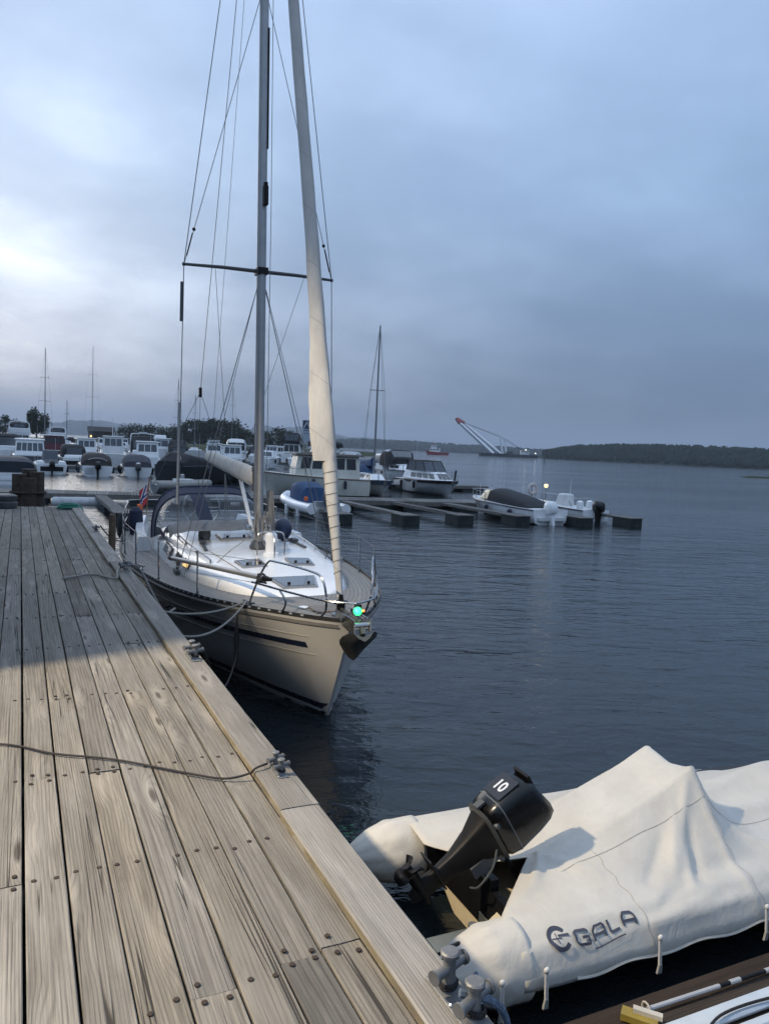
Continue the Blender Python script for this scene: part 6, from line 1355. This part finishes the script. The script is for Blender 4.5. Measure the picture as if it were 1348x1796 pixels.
WT = ((43, 366, 6.6, 8), (48, 364, 7.4, 8), (53, 362, 7.0, 8), (58, 361, 6.6, 8), (63, 359, 7.4, 9), (67, 357, 9.0, 8), (71.5, 355, 11.0, 9), (75.5, 353, 10.4, 8), (79, 351, 11.2, 10), (83, 349, 10.6, 9), (87.5, 347, 11.4, 9), (91, 345, 8.6, 8), (96, 343, 5.4, 7), (101, 341, 7.2, 8), (105.5, 338, 8.4, 9), (109.5, 336, 7.6, 8), (114, 334, 5.6, 7))
for k, (x, y, h_, w) in enumerate(WT):
    where = 'left end of the wood' if k < 3 else ('low middle part of the wood' if k < 6 else ('tall part of the wood behind the rigging' if k < 12 else 'bushy clump right of the yacht mast'))
    tree((x, y, 1.0), h_*1.05, w*1.25, 60+k, 'dark tree, %s from the left in the shore wood' % (('first', 'second', 'third', 'fourth', 'fifth', 'sixth', 'seventh', 'eighth', 'ninth', 'tenth', 'eleventh', 'twelfth', 'thirteenth', 'fourteenth', 'fifteenth', 'sixteenth', 'last')[k]), 1500, .02)
sd = empty('dark_shed', (28.3, 318, 1.2), R(-5), 'long dark brown shed with two small lamps on the far shore', 'shed')
b = B(); b.box(-4.6, 4.6, -2.5, 2.5, 0, 3.6); ob('wall', b, DKWOOD, sd, smooth=False)
b = B(); b.loft([[(x, -3, 3.6), (x, 3, 3.6), (x, 0, 5.4)] for x in (-5, 5)]); ob('roof', b, M('shed_roof', (.05, .045, .045), .8, var=.2), sd, smooth=False)
WRM = M('warm_lamp', (.8, .5, .2), .4, emit=(1, .55, .2), estr=3.5); WHM = M('white_lamp', (.8, .75, .6), .4, emit=(1, .86, .6), estr=3.0)
for x, m_ in ((-3.6, WRM), (4.2, WHM)): b = B(); b.box(-.28, .28, -.2, 0, -.35, .35); ob('lamp', b, m_, sd, smooth=False, loc=(x, -2.52, 1.6))
b = B(); b.box(-1.2, 3.6, -2.56, -2.52, .6, 1.3); ob('window_band', b, GLASS2, sd, smooth=False)
sg = empty('pylon_sign', (66.9, 189.6, 0), R(-19), 'tall pylon sign with navy head and white lower panel', 'sign')
b = B(); b.box(-1.05, 1.05, -.2, .2, 4.2, 7.4); ob('white_panel', b, M('sign_white', (.34, .40, .46), .5), sd if False else sg, smooth=False)
b = B(); b.box(-1.1, 1.1, -.24, .24, 7.4, 9.6); ob('navy_head', b, M('sign_navy', (.02, .035, .08), .4), sg, smooth=False)
b = B()
for s in (-1, 1): b.hexa([(s*.85-.16, -.27, 7.5), (s*.85+.16, -.27, 7.5), (s*.85+.16, -.245, 7.5), (s*.85-.16, -.245, 7.5), (-.16, -.27, 9.25), (.16, -.27, 9.25), (.16, -.245, 9.25), (-.16, -.245, 9.25)])
ob('emblem', b, M('sign_mark', (.5, .52, .54), .5), sg, smooth=False)
b = B(); b.box(-.8, .8, -.22, .22, 6.9, 7.05); b.box(-.8, .8, -.22, .22, 6.2, 6.3); ob('lettering_band', b, M('sign_navy', (.02, .035, .08), .4), sg, smooth=False)
for x in (-.6, .6): b = B(); b.cyl((x, 0, -1), (x, 0, 4.2), .12, n=8); ob('leg', b, GALV, sg)

# ================================================================ crane barge, tug, beacon
AX = -R(25.4)
cb = empty('crane_barge', (426, 624, 0), AX, 'crane barge with long white boom and red tip lying off the far shore', 'barge')
CW = M('crane_white', (.78, .80, .82), .5, var=.08); CRD = M('crane_red', (.32, .035, .03), .5)
b = B(); b.loft([[(-27, -8, .3), (-27, 8, .3), (-28.5, 8, 3.6), (-28.5, -8, 3.6)], [(27, -8, .3), (27, 8, .3), (28, 8, 3.3), (28, -8, 3.3)]]); ob('hull', b, M('barge_black', (.014, .016, .018), .7), cb, smooth=False)
for s in (-1, 1):
    a, c = Vector((-11+s*4.2, s*5.0, 3)), Vector((-45.5+s*2.2, s*1.6, 30.5)); b = B(); d = c-a
    b.tube([a, c], [1.9, 1.5], 4)
    for k in range(14): p = a.lerp(c, k/14); q = a.lerp(c, (k+1)/14); b.tube([p+Vector((0, 0, .9)), q-Vector((0, 0, .9))], .18, 4)
    ob('boom_leg', b, CW, cb, smooth=False)
    a, c = Vector((-14, s*5, 3)), Vector((-46.0+s*2.2, s*1.6, 30.8)); b = B(); p, q = c, c+Vector((-5.5-s*1.6, -s*1.0, 4.6)); b.tube([p, q], [2.0, 1.4], 4); ob('boom_tip', b, CRD, cb, smooth=False)
    b = B(); b.tube([(-6 if s < 0 else -1, s*4, 2.5), (-9 if s < 0 else -4, s*4, 19)], [1.2, .8], 4); ob('gantry_leg', b, CW, cb, smooth=False)
    b = B(); b.tube([(-51, s*.8, 34), (-9 if s < 0 else -4, s*4, 19)], .16, 4); b.tube([(-9 if s < 0 else -4, s*4, 19), (22, s*4, 3)], .16, 4); ob('stay_cable', b, DGREY, cb)
b = B(); b.tube([(-9, -4, 19), (-4, 4, 19)], .4, 4); b.tube([(-7.5, -4, 11), (-2.5, 4, 11)], .35, 4); ob('gantry_beam', b, CW, cb, smooth=False)
for k in range(5): b = B(); u = (k+.5)/5; y_ = 5-3.4*u; b.tube([(-13-33.5*u, -y_, 3+27.5*u), (-13-33.5*u, y_, 3+27.5*u)], .35, 4); ob('boom_brace', b, CW, cb, smooth=False)
b = B(); b.cyl((-52.5, 0, 35), (-53, 0, 38), .25, n=5); ob('tip_mast', b, CW, cb)
for x0, x1, z1, m_, nm in ((12, 20, 7, OFFW, 'deckhouse'), (-2, 4, 5, M('winch_green', (.05, .09, .08), .6), 'winch_house'), (21, 25, 4.2, GREYP, 'store')):
    b = B(); b.box(x0, x1, -4, 4, 3.3, z1+.8); o = ob(nm, b, m_, cb, smooth=False)
    for k in range(int((x1-x0)/2)): b = B(); b.box(x0+.5+2*k, x0+1.5+2*k, -4.06, -4.0, z1-.9, z1+.1); ob('window', b, GLASS, o, smooth=False)
for x, z in ((16, 8.2), (25.5, 5.2), (-44, 6)): b = B(); b.sphere((x, -4.5, z), .55, 8); ob('work_lamp', b, M('deck_lamp', (.9, .9, .9), .4, emit=(1, .95, .85), estr=2.5), cb) if x > 0 else None
tg = empty('tugboat', (322, 578, 0), AX, 'small red hulled tug with white wheelhouse left of the crane barge', 'tug')
b = B(); b.loft([[(-10, -.2, 3.4), (-10, .2, 3.4), (-8.5, .2, .0), (-8.5, -.2, .0)], [(-6, -3, 2.6), (-6, 3, 2.6), (-6, 2.4, 0), (-6, -2.4, 0)], [(2, -3.2, 2.2), (2, 3.2, 2.2), (2, 2.8, 0), (2, -2.8, 0)], [(10, -2.6, 2.0), (10, 2.6, 2.0), (9.6, 2.2, 0), (9.6, -2.2, 0)]]); ob('hull', b, CRD, tg)
for x0, x1, z0, z1 in ((-6.5, 1.5, 1.9, 5.0), (-5.5, -.5, 5.0, 8.0)):
    b = B(); b.box(x0, x1, -2, 2, z0, z1); o = ob('wheelhouse', b, WHITE, tg, smooth=False)
    for k in range(3): b = B(); b.box(x0+.4+(x1-x0)*k/3, x0-.3+(x1-x0)*(k+1)/3, -2.06, -2, z1-1.3, z1-.4); ob('window', b, GLASS, o, smooth=False)
b = B(); b.cyl((-3.4, 0, 8.0), (-3.4, 0, 12.5), .2, .1, 6); b.tube([(-4.4, 0, 9), (-2.4, 0, 9)], .12, 4); ob('mast', b, CRD, tg)
b = B(); b.cyl((2.0, -1, 1.8), (2.1, -1, 5.6), .6, .5, 8); ob('funnel', b, OFFW, tg)
b = B(); b.cyl((0, 0, -1), (0, 0, 3.4), .25, .18, 8); b.lathe([(.35, 3.4), (.3, 4.3), (.05, 4.5)], n=8); ob('sea_mark', b, DGREY, loc=(218, 290, 0), label='slim dark beacon pole standing in the open water', cat='beacon')
for x, y, z in ((600, 770, 6.5), (652, 560, 4.5)):
    hb_ = empty('shore_house', (x, y, z-2.5), R(-40), 'small pale house on the far right shore, %s' % ('left one' if x < 640 else 'right one'), 'house', 'houses on the far right shore'); b = B(); b.box(-2.2, 2.2, -2, 2, 0, 2.4); ob('wall', b, WHITE, hb_, smooth=False); b = B(); b.loft([[(xx, -2.3, 2.4), (xx, 2.3, 2.4), (xx, 0, 3.8)] for xx in (-2.5, 2.5)]); ob('roof', b, DGREY, hb_, smooth=False)
